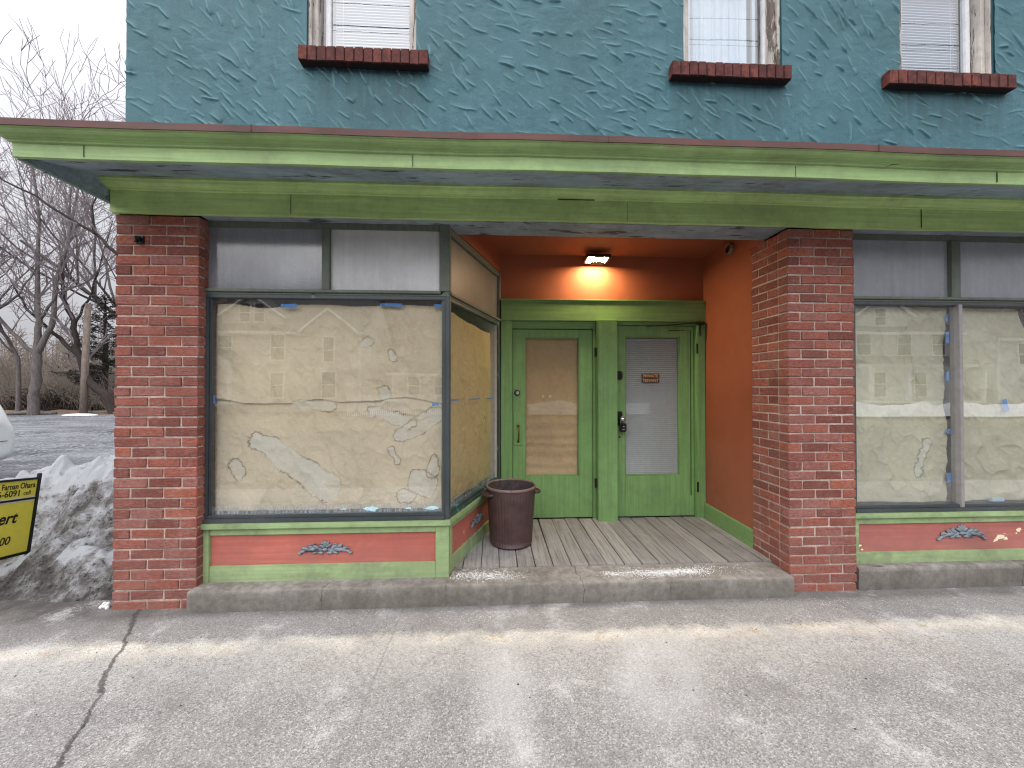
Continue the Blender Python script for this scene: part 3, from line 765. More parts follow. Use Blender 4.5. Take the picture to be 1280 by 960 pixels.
def door(x0, x1, g0, g1, z0, z1, gz0, gz1):
    b = MB(); y0, y1 = 1.195, 1.235
    b.box(x0, g0, y0, y1, z0, z1).box(g1, x1, y0, y1, z0, z1).box(g0, g1, y0, y1, z0, gz0).box(g0, g1, y0, y1, gz1, z1)
    for (a, c, d, e) in [(g0,g0+.008,gz0,gz1),(g1-.008,g1,gz0,gz1),(g0+.008,g1-.008,gz0,gz0+.01),(g0+.008,g1-.008,gz1-.008,gz1)]: b.box(a, c, y0+.008, y1, d, e)
    o = b.build('door', DOORG, BLD, .003)
    MB().quad((g0,1.222,gz0),(g1,1.222,gz0),(g1,1.222,gz1),(g0,1.222,gz1)).build('glass_pane', GLASSD, o)
    return o
D1 = door(.188, 1.002, .316, .866, .192, 2.092, .61, 2.01)
D2 = door(1.226, 2.058, 1.342, 1.912, .192, 2.136, .606, 2.024)
MB().lathe([(.0,1.16),(.016,1.162),(.026,1.176),(.030,1.195)], .236, 1.452, 24, 'y').build('lock_rim', IRON, D1, smooth=True)
MB().lathe([(.0,1.155),(.018,1.156),(.018,1.17)], .236, 1.452, 20, 'y').box(.234, .238, 1.153, 1.158, 1.442, 1.456).build('lock_cylinder', STEEL, D1)
MB().box(.203, .288, 1.184, 1.195, .925, 1.262).build('lock_plate', DOORG, D1, .002)
hb = MB().tube([(.246,1.19,1.125),(.246,1.155,1.118),(.248,1.14,1.08),(.249,1.135,1.045),(.248,1.14,1.0),(.246,1.158,.972),(.246,1.19,.962)], [.010,.008,.007,.009,.007,.008,.010], 10)
hb.ell((.246,1.15,1.128), (.018,.012,.010)); hb.lathe([(0,1.183),(.014,1.184),(.014,1.19)], .246, .965, 14, 'y').lathe([(0,1.183),(.014,1.184),(.014,1.19)], .246, 1.12, 14, 'y')
hb.build('handle', BRASS, D1, smooth=True)
MB().lathe([(0,1.186),(.006,1.186),(.006,1.19)], .246, 1.20, 10, 'y').build('keyhole', BLACK, D1)
MB().box(1.238, 1.308, 1.165, 1.195, 1.585, 1.672).build('keypad_lock', BLACK, D2, .012, seg=3)
MB().lathe([(0,1.190),(.020,1.190),(.022,1.195)], 1.262, 1.48, 20, 'y').build('filled_lock_hole', DOORG, D2, smooth=True)
MB().box(1.254, 1.308, 1.18, 1.195, 1.12, 1.262).build('lock_plate', BLACK, D2, .006)
MB().lathe([(.012,1.195),(.012,1.15),(.024,1.14),(.030,1.125),(.026,1.108),(0,1.102)], 1.291, 1.19, 20, 'y').build('knob', STEEL, D2, smooth=True)
MB().lathe([(0,1.188),(.009,1.188),(.009,1.195)], 1.28, 1.0, 12, 'y').build('keyhole', BLACK, D2)
lb = tag(MB().box(1.262, 1.325, 1.105, 1.15, 1.06, 1.148).build('lock_box', BLACK, None, .008), 'black key lock box hanging from the knob of the right door', 'lock box')
MB().tube([(1.272,1.125,1.145),(1.270,1.125,1.18),(1.280,1.125,1.198),(1.305,1.125,1.198),(1.315,1.125,1.18),(1.314,1.125,1.145)], .004, 8).build('shackle', STEEL, lb)
MB().lathe([(0,1.100),(.006,1.101),(.006,1.106)], 1.295, 1.115, 12, 'y').build('dial', STEEL, lb); MB().box(1.28, 1.31, 1.1035, 1.106, 1.083, 1.088).build('shutter', STEEL, lb)
# mini blind behind right door glass
bl = MB(); z = .61
while z < 2.03:
    bl.add([(1.345,1.232,z),(1.91,1.232,z),(1.91,1.248,z+.0155),(1.345,1.248,z+.0155)], [(0,1,2,3)]); z += .0205
bl.box(1.343, 1.912, 1.252, 1.256, .60, 2.03)
bl.build('blind', BLINDG, D2)
for z_ in (1.604, 1.558): MB().box(1.522, 1.706, 1.214, 1.2195, z_, z_+.041).build('notice_plate', plain('brown_plate', (62,40,26), .5), D2)
GOLD = plain('gold_letters', (190,150,104), .5)
Mx = lambda x, y, z: Matrix.Translation((x,y,z)) @ Matrix.Rotation(R(90), 4, 'X')
text('PRIVATE', .043, GOLD, 'lettering', D2, Mx(1.614,1.2125,1.610), bold=.0008, align='CENTER')
text('TENANT', .043, GOLD, 'lettering', D2, Mx(1.614,1.2125,1.564), bold=.0008, align='CENTER')
# worn closer bracket over the right door
MB().tube([(1.55,1.16,2.125),(1.8,1.12,2.14),(2.10,1.10,2.158)], [.006,.008,.008], 8).tube([(2.085,1.115,2.165),(2.085,1.115,2.03)], .010, 8).box(2.05, 2.13, 1.10, 1.14, 2.145, 2.168).tube([(1.8,1.185,2.09),(2.02,1.185,2.09),(2.02,1.185,.4)], .0035, 6).build('closer_arm', plain('greenish_iron', (38,46,30), .5, .2), D2)

# wood deck, concrete step and plinth
bd = MB(); x = -.36; bw = .134
while x < 2.12:
    gap = random.uniform(.004,.009); a = random.uniform(-.004,.004)
    z = .186+random.uniform(-.0025,.0025)
    x1_ = min(x+bw, 2.125)
    bd.add([(x+gap/2,.182,.15),(x1_-gap/2,.182,.15),(x+gap/2+a,1.18,.15),(x1_-gap/2+a,1.18,.15),(x+gap/2,.182,z),(x1_-gap/2,.182,z),(x+gap/2+a,1.18,z+.002),(x1_-gap/2+a,1.18,z+.002)], [(0,2,3,1),(4,5,7,6),(0,1,5,4),(2,6,7,3),(0,4,6,2),(1,3,7,5)])
    x += bw
bd.build('wood_deck', DECK, BLD, .003)
MB().box(-.5, 2.12, .184, 1.25, .05, .148).build('deck_base', DARK, BLD)
def slab(name, x0, x1, y0, y1, z0, z1, mat, amp=.004):
    """concrete slab with a worn, rounded, slightly uneven front edge"""
    nx = int((x1-x0)/.02)+1; xs = np.linspace(x0, x1, nx)
    prof = [(y1,z1)]+[(y0+(y1-y0)*t, z1) for t in (.6,.3,.12)]+[(y0+.014,z1-.001),(y0+.005,z1-.004),(y0+.001,z1-.012),(y0,z1-.03)]+[(y0,z0+(z1-z0)*t) for t in (.6,.4,.2,0)]
    P = np.zeros((nx,len(prof),3))
    for j, (y, z) in enumerate(prof):
        P[:,j,0] = xs; nz = fbm(xs*2.5, np.full(nx, j*.35), 4, 5)
        P[:,j,1] = y+(nz*amp if 3 < j else 0); P[:,j,2] = z+(fbm(xs*3, np.full(nx, j*.4+9), 8, 5)*amp*.7 if j < 8 else 0)
    o = gridmesh(name, P, mat, BLD)
    o.data.shade_smooth()
    for xx in (x0+.001, x1-.001): MB().quad((xx,y0+.002,z0),(xx,y1,z0),(xx,y1,z1-.003),(xx,y0+.002,z1-.006)).build(name+'_end', mat, o)
    return o
slab('concrete_step', -1.985, 2.098, -.062, .181, -.02, .176, CONC)
slab('concrete_plinth', 2.632, 4.395, .0, .12, -.02, .204, PLINTH, .006)

# ------------------------------------------------------------------ kraft paper
def sd_caps(X, Z, a, b, r0, r1):
    ax, az = a; bx, bz = b; dx, dz = bx-ax, bz-az
    t = np.clip(((X-ax)*dx+(Z-az)*dz)/(dx*dx+dz*dz+1e-9), 0, 1)
    return np.hypot(X-ax-t*dx, Z-az-t*dz)-(r0+(r1-r0)*t)
def kraft(name, label, x0, x1, z0, z1, y, mat, stains=(), st=.005, seed=1, edge=.006, tf=None, base=(.77,.645,.48), cut=None, amp=.006, group=None):
    xs = np.arange(x0, x1+st/2, st); zs = np.arange(z0, z1+st/2, st)
    X, Z = np.meshgrid(xs, zs, indexing='ij')
    ex, ez = (X-x0)/(x1-x0), (Z-z0)/(z1-z0)
    Xw = X+edge*fbm(Z*4, Z*0+1, seed, 4)*(2*ex-1)*1.6; Zw = Z+edge*fbm(X*4, X*0+2, seed+2, 4)*(2*ez-1)*1.6
    r1 = 1-np.abs(fbm(X*2.1, Z*1.6, seed+5, 3)); r2 = 1-np.abs(fbm(X*6+Z*2, Z*5, seed+9, 3))
    H = 2.6*amp*(fbm(X*1.6, Z*1.3, seed, 2)*.9+r1**4*.8+r2**5*.45)+fbm(X*30, Z*24, seed+3, 3)*.0006
    if seed == 31: H = H+.0030*np.sin(Z*62+2.5*fbm(X*3,Z*6,4,3))*smooth01(1.35,1.1,Z)
    # long drape folds
    H = H+amp*.7*smooth01(.55, .95, np.sin((X*1.3+Z*.8)*4+seed+fbm(X*2,Z*2,seed,2)*1.5))
    c = np.ones(X.shape+(3,))*np.array(base)
    v = fbm(X*2.6, Z*2.6, seed+1, 5)
    c = c*(1+.16*v[...,None])
    crease_shade = (r1**7)*.5+(r2**8)*.6+np.clip(1-np.abs(fbm(X*13-Z*5, Z*11, seed+14, 3))*7, 0, 1)*.10
    c = c*(1-.13*np.clip(crease_shade, 0, 1)[...,None]+.05*fbm(X*60, Z*50, seed+19, 2)[...,None])  # creases darkened in the colour, in place of fold shading
    nz = fbm(X*24, Z*24, seed+4, 4)
    pale = np.zeros(X.shape); rim = np.zeros(X.shape)
    for a, b, q0, q1 in stains:
        s = sd_caps(X, Z, a, b, q0, q1)+fbm(X*9, Z*9, seed+6, 4)*.034+nz*.012+np.abs(fbm(X*46, Z*46, seed+8, 2))*.016-.006
        pale = np.maximum(pale, smooth01(.004, -.007, s)*(.66+.5*fbm(X*7, Z*7, seed+23, 4)).clip(.2,.95))
        rim = np.maximum(rim, np.exp(-((s-.001)/.0046)**2)*np.clip(.75+fbm(X*8,Z*8,seed+2,3)*1.6, .12, 1))
        H = H-.003*smooth01(.004, -.01, s)
    c = c*(1-pale[...,None])+np.array((.78,.735,.65))*(.94+.08*v[...,None])*pale[...,None]
    c = c*(1-.78*rim[...,None])+np.array((.15,.08,.04))*.78*rim[...,None]
    mask = None
    if cut is not None: mask = ~cut(X[:-1,:-1]+st/2, Z[:-1,:-1]+st/2)
    if seed != 31: H = H+.0035*(1-np.abs(fbm(X*9+Z*3, Z*8, seed+31, 3)))**3+.0022*(1-np.abs(fbm(X*17, Z*19-X*4, seed+37, 3)))**2
    H = np.clip(H, -.045, .05)
    if tf is None: P = np.stack([Xw, np.maximum(y-H, 1.2285 if y > 1 else .0945), Zw], -1)
    else:
        P = np.stack([P0[0]+d_.x*Xw+d_.y*(y+H), P0[1]+d_.y*Xw-d_.x*(y+H), Zw], -1)
    H = None
    o = gridmesh(name, P, mat, None, mask, np.clip(c, 0, 1))
    return tag(o, label, 'kraft paper', group)
def tape(parent, items, y, tf=None):
    for (cx, cz, w, h, a) in items:
        ca, sa = math.cos(a), math.sin(a); n = 5
        pts = []
        for (u, v) in [(-w/2,-h/2)]+[(-w/2+w*i/n, -h/2) for i in range(1,n)]+[(w/2,-h/2),(w/2,0),(w/2+.003,h/2)]+[(w/2-w*i/n, h/2) for i in range(1,n)]+[(-w/2,h/2),(-w/2-.003,0)]:
            u += random.uniform(-.003,.003); v += random.uniform(-.003,.003)
            pts.append((cx+u*ca-v*sa, y, cz+u*sa+v*ca))
        MB(tf).add(pts, [tuple(range(len(pts)))]).build('tape', TAPE, parent)
ST = [((-1.655,1.125),(-1.20,.80),.062,.098),((-1.812,.96),(-1.80,.89),.036,.04),((-.54,.83),(-.50,.80),.085,.075),((-.452,.90),(-.43,1.02),.035,.012),
      ((-.66,.72),(-.60,.71),.045,.03),((-.86,1.345),(-.62,1.255),.035,.045),((-.66,1.16),(-.42,1.30),.05,.06),((-1.42,1.385),(-1.16,1.372),.016,.034),((-.735,1.05),(-.69,.97),.012,.026)]
low = kraft('kraft_paper', 'lower sheet of water-stained kraft paper in the left shop window', -1.99, -.36, .632, 1.47, .158, KRAFT, ST, seed=3)
upp = kraft('kraft_paper', 'upper sheet of pale kraft paper in the left shop window under blue tape', -1.985, -.352, 1.375, 2.092, .146, KRAFT,
            [((-.95,1.81),(-.90,1.835),.022,.03),((-.735,1.755),(-.725,1.73),.022,.03),((-.79,1.485),(-.775,1.46),.03,.038)], seed=8,
            cut=lambda X, Z: (Z < 1.392+.016*fbm(X*5, X*0, 3, 4)+.03*smooth01(-1.75,-1.9,X)+.035*np.exp(-((X+1.25)/.12)**2)+.05*np.exp(-((X+.62)/.16)**2)) | (X < -1.975+.035*smooth01(1.75,2.08,Z)) | (Z > 2.091-.028*np.exp(-((X+1.62)/.14)**2)))
tape(upp, [(-1.437,2.078,.105,.024,0.02),(-.725,2.091,.155,.022,0),(-.395,2.089,.05,.02,0)], .098)
tape(low, [(-.415,1.383,.045,.022,.1),(-1.936,1.42,.02,.06,.1)], .094)
sp = kraft('kraft_paper', 'tan kraft paper behind the angled side glass of the entry', .055, SL-.075, .64, 2.12, -.085, KRAFTS, [((.92,1.2),(.95,1.1),.012,.01)], seed=12, tf=True, amp=.0035,
           cut=lambda X, Z: Z > 2.055+.02*np.sin(X*4+1), base=(.58,.48,.33))
tape(sp, [(.20,1.408,.2,.012,0),(.62,1.405,.25,.010,0),(1.0,1.40,.16,.010,0)], -.05, side)
r1_ = kraft('kraft_paper', 'wrinkled kraft paper taped along one edge, left of the right window mullion', 2.715, 3.487, .632, 2.118, .152, KRAFTR, [((3.32,1.06),(3.25,.84),.032,.012)], seed=21, amp=.009, base=(.68,.60,.45))
tape(r1_, [(3.478,2.04,.022,.05,0),(3.482,1.89,.026,.085,.05),(3.48,1.59,.022,.07,0),(3.482,1.167,.034,.035,.2),(3.48,.815,.034,.07,0)], .12)
r2_ = kraft('kraft_paper', 'draped kraft paper with slanting cut corner, right of the right window mullion', 3.555, 4.385, .632, 2.115, .162, KRAFTR, [], seed=27, amp=.012, base=(.68,.60,.45),
            cut=lambda X, Z: (X-4.07) > (2.12-Z)*.46)
tape(r2_, [(3.915,1.37,.035,.095,.28)], .094)
tag(MB().box(3.80, 3.905, .1, .125, .632, .66).build('paper_scrap', plain('pale_blue_scrap', (170,196,214), .7), None, .003), 'pale blue folded scrap lying on the right window sill', 'scrap')
kd = kraft('kraft_paper', 'brown kraft paper covering the glass of the left door', .318, .864, .612, 2.008, 1.250, KRAFTD, [], seed=31, amp=.0016, base=(.58,.45,.31))
for a_, b_ in ((.49,.515),(.56,.59)): MB().box(a_, b_, 1.2265, 1.2275, 1.40, 1.43).build('sticker', plain('pale_sticker', (206,190,150), .7), kd)
# frost of old paint and dust at the foot of the left glass
SMEAR = plain('pale_paint_smear', (176,208,216), .7, vary=.2, scale=70)
for (cx, w, h_) in [(-.86,.13,.045),(-.44,.11,.035),(-.60,.06,.018),(-1.05,.07,.012)]:
    n = 16; MB().add([(cx+w*.5*random.uniform(.5,1)*math.cos(2*math.pi*i/n), .0895, .652+h_*.5*random.uniform(.5,1)*math.sin(2*math.pi*i/n)) for i in range(n)], [tuple(range(n))]).build('paint_smear', SMEAR, w1)
FROST = NT('frosted_dust')
fz = FROST.xyz()[2]
fa = FROST.math('MULTIPLY', FROST.ramp(FROST.noise(7, 6, .7, FROST.map((9,9,.7))), [(.38, .12), (.62, .9)]), FROST.ramp(FROST.math('MULTIPLY_ADD', fz, 12., -7.5), [(.0, 1.), (.9, .15)]))
fd = FROST.n('BsdfDiffuse', None, Color=lin((178,188,198))).outputs[0]; ft = FROST.n('BsdfTransparent').outputs[0]
fm = FROST.n('MixShader', None, Fac=fa); FROST.put(fm.inputs[1], ft); FROST.put(fm.inputs[2], fd); FROST.t.links.new(fm.outputs[0], FROST.out.inputs[0])
MB().quad((-1.94,.0925,.628),(-.33,.0925,.628),(-.33,.0925,.69),(-1.94,.0925,.69)).build('frost_band', FROST.m, w1)
MB(side).quad((.05,-.033,.628),(SL-.07,-.033,.628),(SL-.07,-.033,.69),(.05,-.033,.69)).build('frost_band', FROST.m, ws)

# ------------------------------------------------------------------ small things on the building
LAMPL = NT('led_lens'); em = LAMPL.n('Emission', None, Color=(1.,.74,.40,1), Strength=330.); LAMPL.t.links.new(em.outputs[0], LAMPL.out.inputs[0]); LAMPL = LAMPL.m
lp = thing('wall_lamp', 'lit floodlight with motion sensor high on the orange wall above the doors', 'lamp', (1.01,1.172,2.73))
MB().box(.95, 1.07, 1.13, 1.172, 2.765, 2.825).build('back_box', IRON, lp, .006)
T = Matrix.Translation((1.01,1.045,2.757)) @ Matrix.Rotation(R(-6), 4, 'X')
tf = lambda x, y, z: tuple(T @ Vector((x,y,z)))
MB(tf).box(-.12, .12, -.075, .075, .004, .03).box(-.12, .12, -.075, -.066, -.006, .004).box(-.12, .12, .066, .075, -.006, .004).box(-.12, -.098, -.066, .066, -.006, .004).box(.098, .12, -.066, .066, -.006, .004).build('lamp_head', IRON, lp, .003)
MB(tf).quad((-.098,-.066,0.001),(-.098,.066,0.001),(.098,.066,0.001),(.098,-.066,0.001)).build('lens', LAMPL, lp)
sn = MB().box(.935, 1.065, .985, 1.012, 2.694, 2.722).build('sensor', IRON, lp, .006)
MB().tube([(1.01,1.0,2.715),(1.01,.998,2.765)], .010, 8).build('sensor_arm', IRON, lp); MB().tube([(1.01,1.15,2.79),(1.01,1.06,2.785)], .016, 8).build('arm', IRON, lp)
MB().box(.947, 1.053, .980, .987, 2.698, 2.717).build('sensor_window', plain('sensor_lens', (196,186,160), .4), sn, .002)
rf = tag(MB().lathe([(.0,2.118),(.030,2.112),(.034,2.108)], .69, 2.755, 24, 'x').build('round_fixture', BLACK, None, smooth=True), 'small round black fixture with pale rim high on the orange side wall', 'fixture')
MB().lathe([(.034,2.136),(.034,2.106),(.040,2.102),(.047,2.108),(.047,2.136)], .69, 2.755, 28, 'x').build('rim', plain('dull_pale_rim', (120,104,84), .5), rf, smooth=True)
tag(MB().tube([(-2.345,.0,2.49),(-2.345,-.03,2.487),(-2.345,-.034,2.46)], [.016,.018,.012], 10).box(-2.37, -2.32, -.012, .0, 2.455, 2.51).build('iron_stub', IRON, None, .003), 'small rusty iron stub near the top of the left brick pier', 'bracket')

# trash can
cx, cy, cz = .148, .615, .188
tc = thing('trash_can', 'dark brown ribbed plastic trash can without lid by the left door', 'trash can', (cx,cy,cz))
rib = lambda t, z: 1+.012*abs(math.sin(t*23)) if cz+.015 < z < cz+.43 else 1
prof = [(0,cz),(.160,cz),(.172,cz+.006),(.176,cz+.014),(.176,cz+.016)]+[(.176+.026*k/8, cz+.016+.413*k/8) for k in range(9)]+[(.203,cz+.431),(.207,cz+.47),(.207,cz+.485)]
MB().lathe(prof, cx, cy, 276, wob=rib).build('body', CANM, tc, smooth=True)
MB().lathe([(.200,cz+.48),(.192,cz+.44),(.186,cz+.25),(.180,cz+.12),(.0,cz+.11)], cx, cy, 64).build('inside', CANIN, tc, smooth=True)
MB().lathe([(.198,cz+.484),(.201,cz+.492),(.209,cz+.494),(.214,cz+.488),(.214,cz+.476),(.209,cz+.468),(.200,cz+.474),(.198,cz+.484)], cx, cy, 72).build('rim', CANR, tc, smooth=True)
for s in (-1, 1):
    a0 = R(8) if s > 0 else R(200)
    pts = []
    hp = MB()
    ring = []
    for q in range(9):
        t = a0+R(-24+6*q); o = .206+.042*math.sin(math.pi*q/8)
        pts.append((cx+o*math.cos(t), cy+o*math.sin(t), cz+.437-.012*math.sin(math.pi*q/8)))
    hp.tube(pts, .012, 10)
    inner = [(cx+.205*math.cos(a0+R(-24+6*q)), cy+.205*math.sin(a0+R(-24+6*q)), cz+.442) for q in range(9)]
    hp.add([p for p in pts]+inner, [(i,i+1,i+10,i+9) for i in range(8)])
    hp.build('handle', CANM, tc, smooth=True)

# ------------------------------------------------------------------ ground
MB().quad((-260,-260,-.16),(260,-260,-.16),(260,260,-.16),(-260,260,-.16)).build('ground', plain('winter_ground', (104,96,84), .95, scale=2, vary=.3), None, kind='structure')
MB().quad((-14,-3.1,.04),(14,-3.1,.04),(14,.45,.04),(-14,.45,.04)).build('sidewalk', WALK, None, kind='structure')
MB().box(-60, 60, -3.26, -3.1, -.14, .036).build('kerb', CONC, None, .01, kind='structure')
MB().quad((-200,-12,-.1),(200,-12,-.1),(200,-3.24,-.1),(-200,-3.24,-.1)).build('road', plain('asphalt', (84,82,82), .9, scale=80, vary=.25), None, kind='structure')
def gravel_lot():
    xs = np.concatenate([np.linspace(-60,-14,24), np.linspace(-13.8,-2.3,90)]); ys = np.concatenate([np.linspace(.3,9,60), np.linspace(9.3,21.6,30)])
    X, Y = np.meshgrid(xs, ys, indexing='ij')
    Z = .012+.03*fbm(X*.7, Y*.7, 3, 4)+.02*fbm(X*3, Y*3, 5, 3)
    gridmesh('gravel_lot', np.stack([X,Y,Z], -1), GRAVEL, None, kind='structure')
gravel_lot()
xs = np.linspace(-60,-12,160); ys = np.linspace(19.7,22.4,16); X, Y = np.meshgrid(xs, ys, indexing='ij')
gridmesh('verge', np.stack([X,Y,-.02+.2*np.sin(np.clip((Y-19.7+.5*fbm(X*.6,X*0,3,3))/2.7,0,1)*np.pi)*(1+.6*fbm(X*1.2,Y*1.2,5,4))], -1), plain('dead_leaf_verge', (112,92,76), .95, scale=6, vary=.4, bmp=.6), None, kind='structure')

# ---- snow bank
def snow_bank():
    st = .014
    xs = np.arange(-7.7, -2.42, st); ys = np.arange(.0, 2.7, st)
    X, Y = np.meshgrid(xs, ys, indexing='ij')
    rt = smooth01(-5.6, -2.9, X)
    top = .36+.50*rt+.06*fbm(X*1.3, X*0, 2, 3)
    yr = 1.05+.1*fbm(X*.8, X*0, 7, 3)
    front = smooth01(.10, 1., (Y-.16)/(yr-.16))
    back = smooth01(2.55, yr, Y)
    big = top*np.where(Y < yr, front, back)
    berm = .17*np.exp(-((Y-.36-.05*np.sin(X*3))/.15)**2)*(1+.5*fbm(X*2, X*0, 5, 3))
    dent = 1-.97*np.exp(-((X+3.86)/.36)**2-((Y-.52)/.3)**2)
    rough = fbm(X*3.2, Y*3.2, 3, 5)*.075+fbm(X*13, Y*13, 9, 4)*.05+np.abs(fbm(X*7, Y*7, 13, 3))*.07+np.abs(fbm(X*22, Y*22, 17, 2))*.02
    foot = smooth01(.06, .26, Y+.06*fbm(X*2.2, X*0, 1, 3))
    lump = np.zeros(X.shape); rg = random.Random(6)
    for q in range(1500):
        lx, ly, r_ = rg.uniform(-5.4,-2.42), rg.uniform(.12,1.3), rg.choice([rg.uniform(.012,.03), rg.uniform(.02,.05), rg.uniform(.03,.085)])
        a0, a1 = np.searchsorted(xs, [lx-r_, lx+r_]); b0, b1 = np.searchsorted(ys, [ly-r_, ly+r_])
        if a1 <= a0 or b1 <= b0: continue
        rr = ((X[a0:a1,b0:b1]-lx)**2+(Y[a0:a1,b0:b1]-ly)**2)/r_**2
        lump[a0:a1,b0:b1] = np.maximum(lump[a0:a1,b0:b1], np.sqrt(np.clip(1-rr,0,1))*r_*.62)
    rough = rough+lump*(.5+.5*dent)*1.6
    Z = (big*dent+berm*(.35+.65*dent)+rough*np.clip(.15+(big+berm)*2.4, 0, 1)*(.25+.75*dent))*foot-.01*(1-foot)
    Z = Z*smooth01(-7.7,-6.6,X)*smooth01(2.7,2.5,Y)
    dirt = .53-.40*fbm(X*2.4, Y*2.4, 21, 3)-.75*smooth01(.66*top, .95*top, Z)*smooth01(.6,.95,Y)-.12*smooth01(-4.4,-3,X)+.32*smooth01(.42,.1,Y)
    dirt = dirt-.5*np.exp(-((Y-.36)/.05)**2)*(fbm(X*3,X*0,4,3) > .1)
    dirt = np.where(Y > yr, dirt*.25, dirt)
    Z = np.maximum(Z, -.01)+.034
    c = np.repeat(np.clip(dirt, 0, 1)[...,None], 3, -1)
    o = gridmesh('snow_bank', np.stack([X,Y,Z], -1), SNOW, None, cols=c)
    tag(o, 'dirty ploughed snow bank beside the left brick pier', 'snow bank')
snow_bank()
sc_ = MB()
for q in range(1):
    for (a_, b_, c_, r_) in [(-2.565,.03,.058,.020),(-2.588,.035,.052,.018),(-2.552,.02,.046,.013),(-2.60,.03,.045,.012),(-2.572,.02,.075,.011)]: sc_.ell((a_,b_,c_), (r_*1.2,r_,r_*.8), a_*40, 8, 5)
tag(sc_.build('snow_chunk', plain('clean_snow', (228,230,236), .8, bmp=.5), None, smooth=True), 'small clump of white snow at the foot of the left pier', 'snow clump')

# salt and grit scattered on the step and pavement
def salt():
    b = MB(); rg = random.Random(3)
    cl = [(-.10,.075,.15,.035,.178,800),(.02,.04,.10,.025,.178,260),(.83,.05,.035,.018,.178,170),(1.22,.045,.17,.03,.178,1500),(1.40,.06,.06,.02,.178,300),(1.02,.06,.1,.03,.178,180),(1.55,.10,.14,.02,.178,130),(-.2,.16,.12,.03,.178,60),
          (-.1,-.17,.16,.035,.041,420),(2.2,-.16,.18,.08,.041,170),(.9,-.3,1.6,.2,.041,500),(.2,-.85,.9,.3,.041,240)]
    for x, y, sx, sy, z, n in cl:
        for i in range(n):
            px, py = rg.gauss(x, sx), rg.gauss(y, sy)
            if z > .1 and not (-.055 < py < .175 and -.3 < px < 2.05): continue
            if z < .1 and py > -.075: continue
            r = rg.uniform(.0014,.0040) if z > .1 else rg.uniform(.001,.0026)
            v = [(px+r*rg.uniform(-1,1), py+r*rg.uniform(-1,1), z-.001) for _ in range(3)]
            v = [(px+r*math.cos(t+rg.random()), py+r*math.sin(t+rg.random()), z-.0005) for t in (0,2.1,4.2)]+[(px,py,z+r*1.1)]
            b.add(v, [(0,1,3),(1,2,3),(2,0,3)])
    b.build('road_salt', SALT, None, kind='stuff')
    g = MB()
    for i in range(420):
        px, py = rg.uniform(-3.2,4.2), rg.uniform(-1.9,-.1)
        r = rg.choice([.002,.003,.003,.0055])*rg.uniform(.7,1.2)
        if r > .0045 and rg.random() < .5: continue
        g.add([(px+r*math.cos(t), py+r*math.sin(t), .0405) for t in (0,1.3,2.5,3.8,5.1)]+[(px,py,.041+r*.8)], [(i,(i+1)%5,5) for i in range(5)])
    g.build('grit', plain('dark_grit', (62,58,56), .9), None, kind='stuff')
salt()

# ---- yard sign (faces along the street)
sg = thing('yard_sign', 'yellow real estate yard sign in a leaning black metal frame, stuck in snow', 'sign', (-3.7,.5,.12))
TL = R(-7.0)
SY, SZ = .575, .20     # lower far corner of the panel
def sgn(u, v, w=0):    # u runs back towards the street from the far edge, v up, w towards +x
    y = -u; z = v*.94
    return (-3.7+w, SY+y*math.cos(TL)-z*math.sin(TL), SZ+y*math.sin(TL)*-1*-1+z*math.cos(TL))
def sbox(name, u0, u1, v0, v1, w0, w1, mat, bev=.001):
    b = MB(); b.add([sgn(u,v,w) for v in (v0,v1) for w in (w0,w1) for u in (u0,u1)], [(0,2,3,1),(4,5,7,6),(0,1,5,4),(2,6,7,3),(0,4,6,2),(1,3,7,5)])
    return b.build(name, mat, sg, bev)
sbox('main_panel', 0, .61, .01, .425, -.003, .003, YELLOW); sbox('stripe', 0, .61, .425, .437, -.003, .0035, SIGNW)
sbox('name_rider', 0, .61, .452, .60, -.003, .003, YELLOW); sbox('stripe', 0, .61, .452, .462, -.0035, .0036, SIGNW)
fr_ = MB()
for (u0,u1,v0,v1) in [(-.02,0,-.17,.65),(.61,.63,-.17,.65),(0,.61,-.012,.01),(0,.61,.437,.452),(0,.61,.60,.618)]:
    fr_.add([sgn(u,v,w) for v in (v0,v1) for w in (-.011,.011) for u in (u0,u1)], [(0,2,3,1),(4,5,7,6),(0,1,5,4),(2,6,7,3),(0,4,6,2),(1,3,7,5)])
fr_.build('frame', SIGNK, sg, .002)
def sM(u, v):          # text frame: x axis towards +Y (far), up along the sign
    o = Vector(sgn(u, v, .0042)); ax = (Vector(sgn(u-1, v, .0042))-o).normalized(); az = (Vector(sgn(u, v+1, .0042))-o).normalized()
    n = ax.cross(az)
    return Matrix(((ax.x,az.x,n.x,o.x),(ax.y,az.y,n.y,o.y),(ax.z,az.z,n.z,o.z),(0,0,0,1)))
text('Farnan Ohara', .062, SIGNK, 'lettering', sg, sM(.012,.536) @ Matrix.Scale(.62, 4, (1,0,0)), bold=.0008, align='RIGHT')
text('6-6091', .066, SIGNK, 'lettering', sg, sM(.10,.478) @ Matrix.Scale(.78, 4, (1,0,0)), bold=.0008, align='RIGHT')
text('cell', .048, SIGNK, 'lettering', sg, sM(.035,.480) @ Matrix.Scale(.75, 4, (1,0,0)), align='RIGHT')
text('ert', .118, SIGNK, 'lettering', sg, sM(.105,.265) @ Matrix.Scale(.8, 4, (1,0,0)), shear=.25, bold=.0024, align='RIGHT')
text('00', .082, SIGNK, 'lettering', sg, sM(.125,.10) @ Matrix.Scale(.8, 4, (1,0,0)), shear=.2, bold=.001, align='RIGHT')

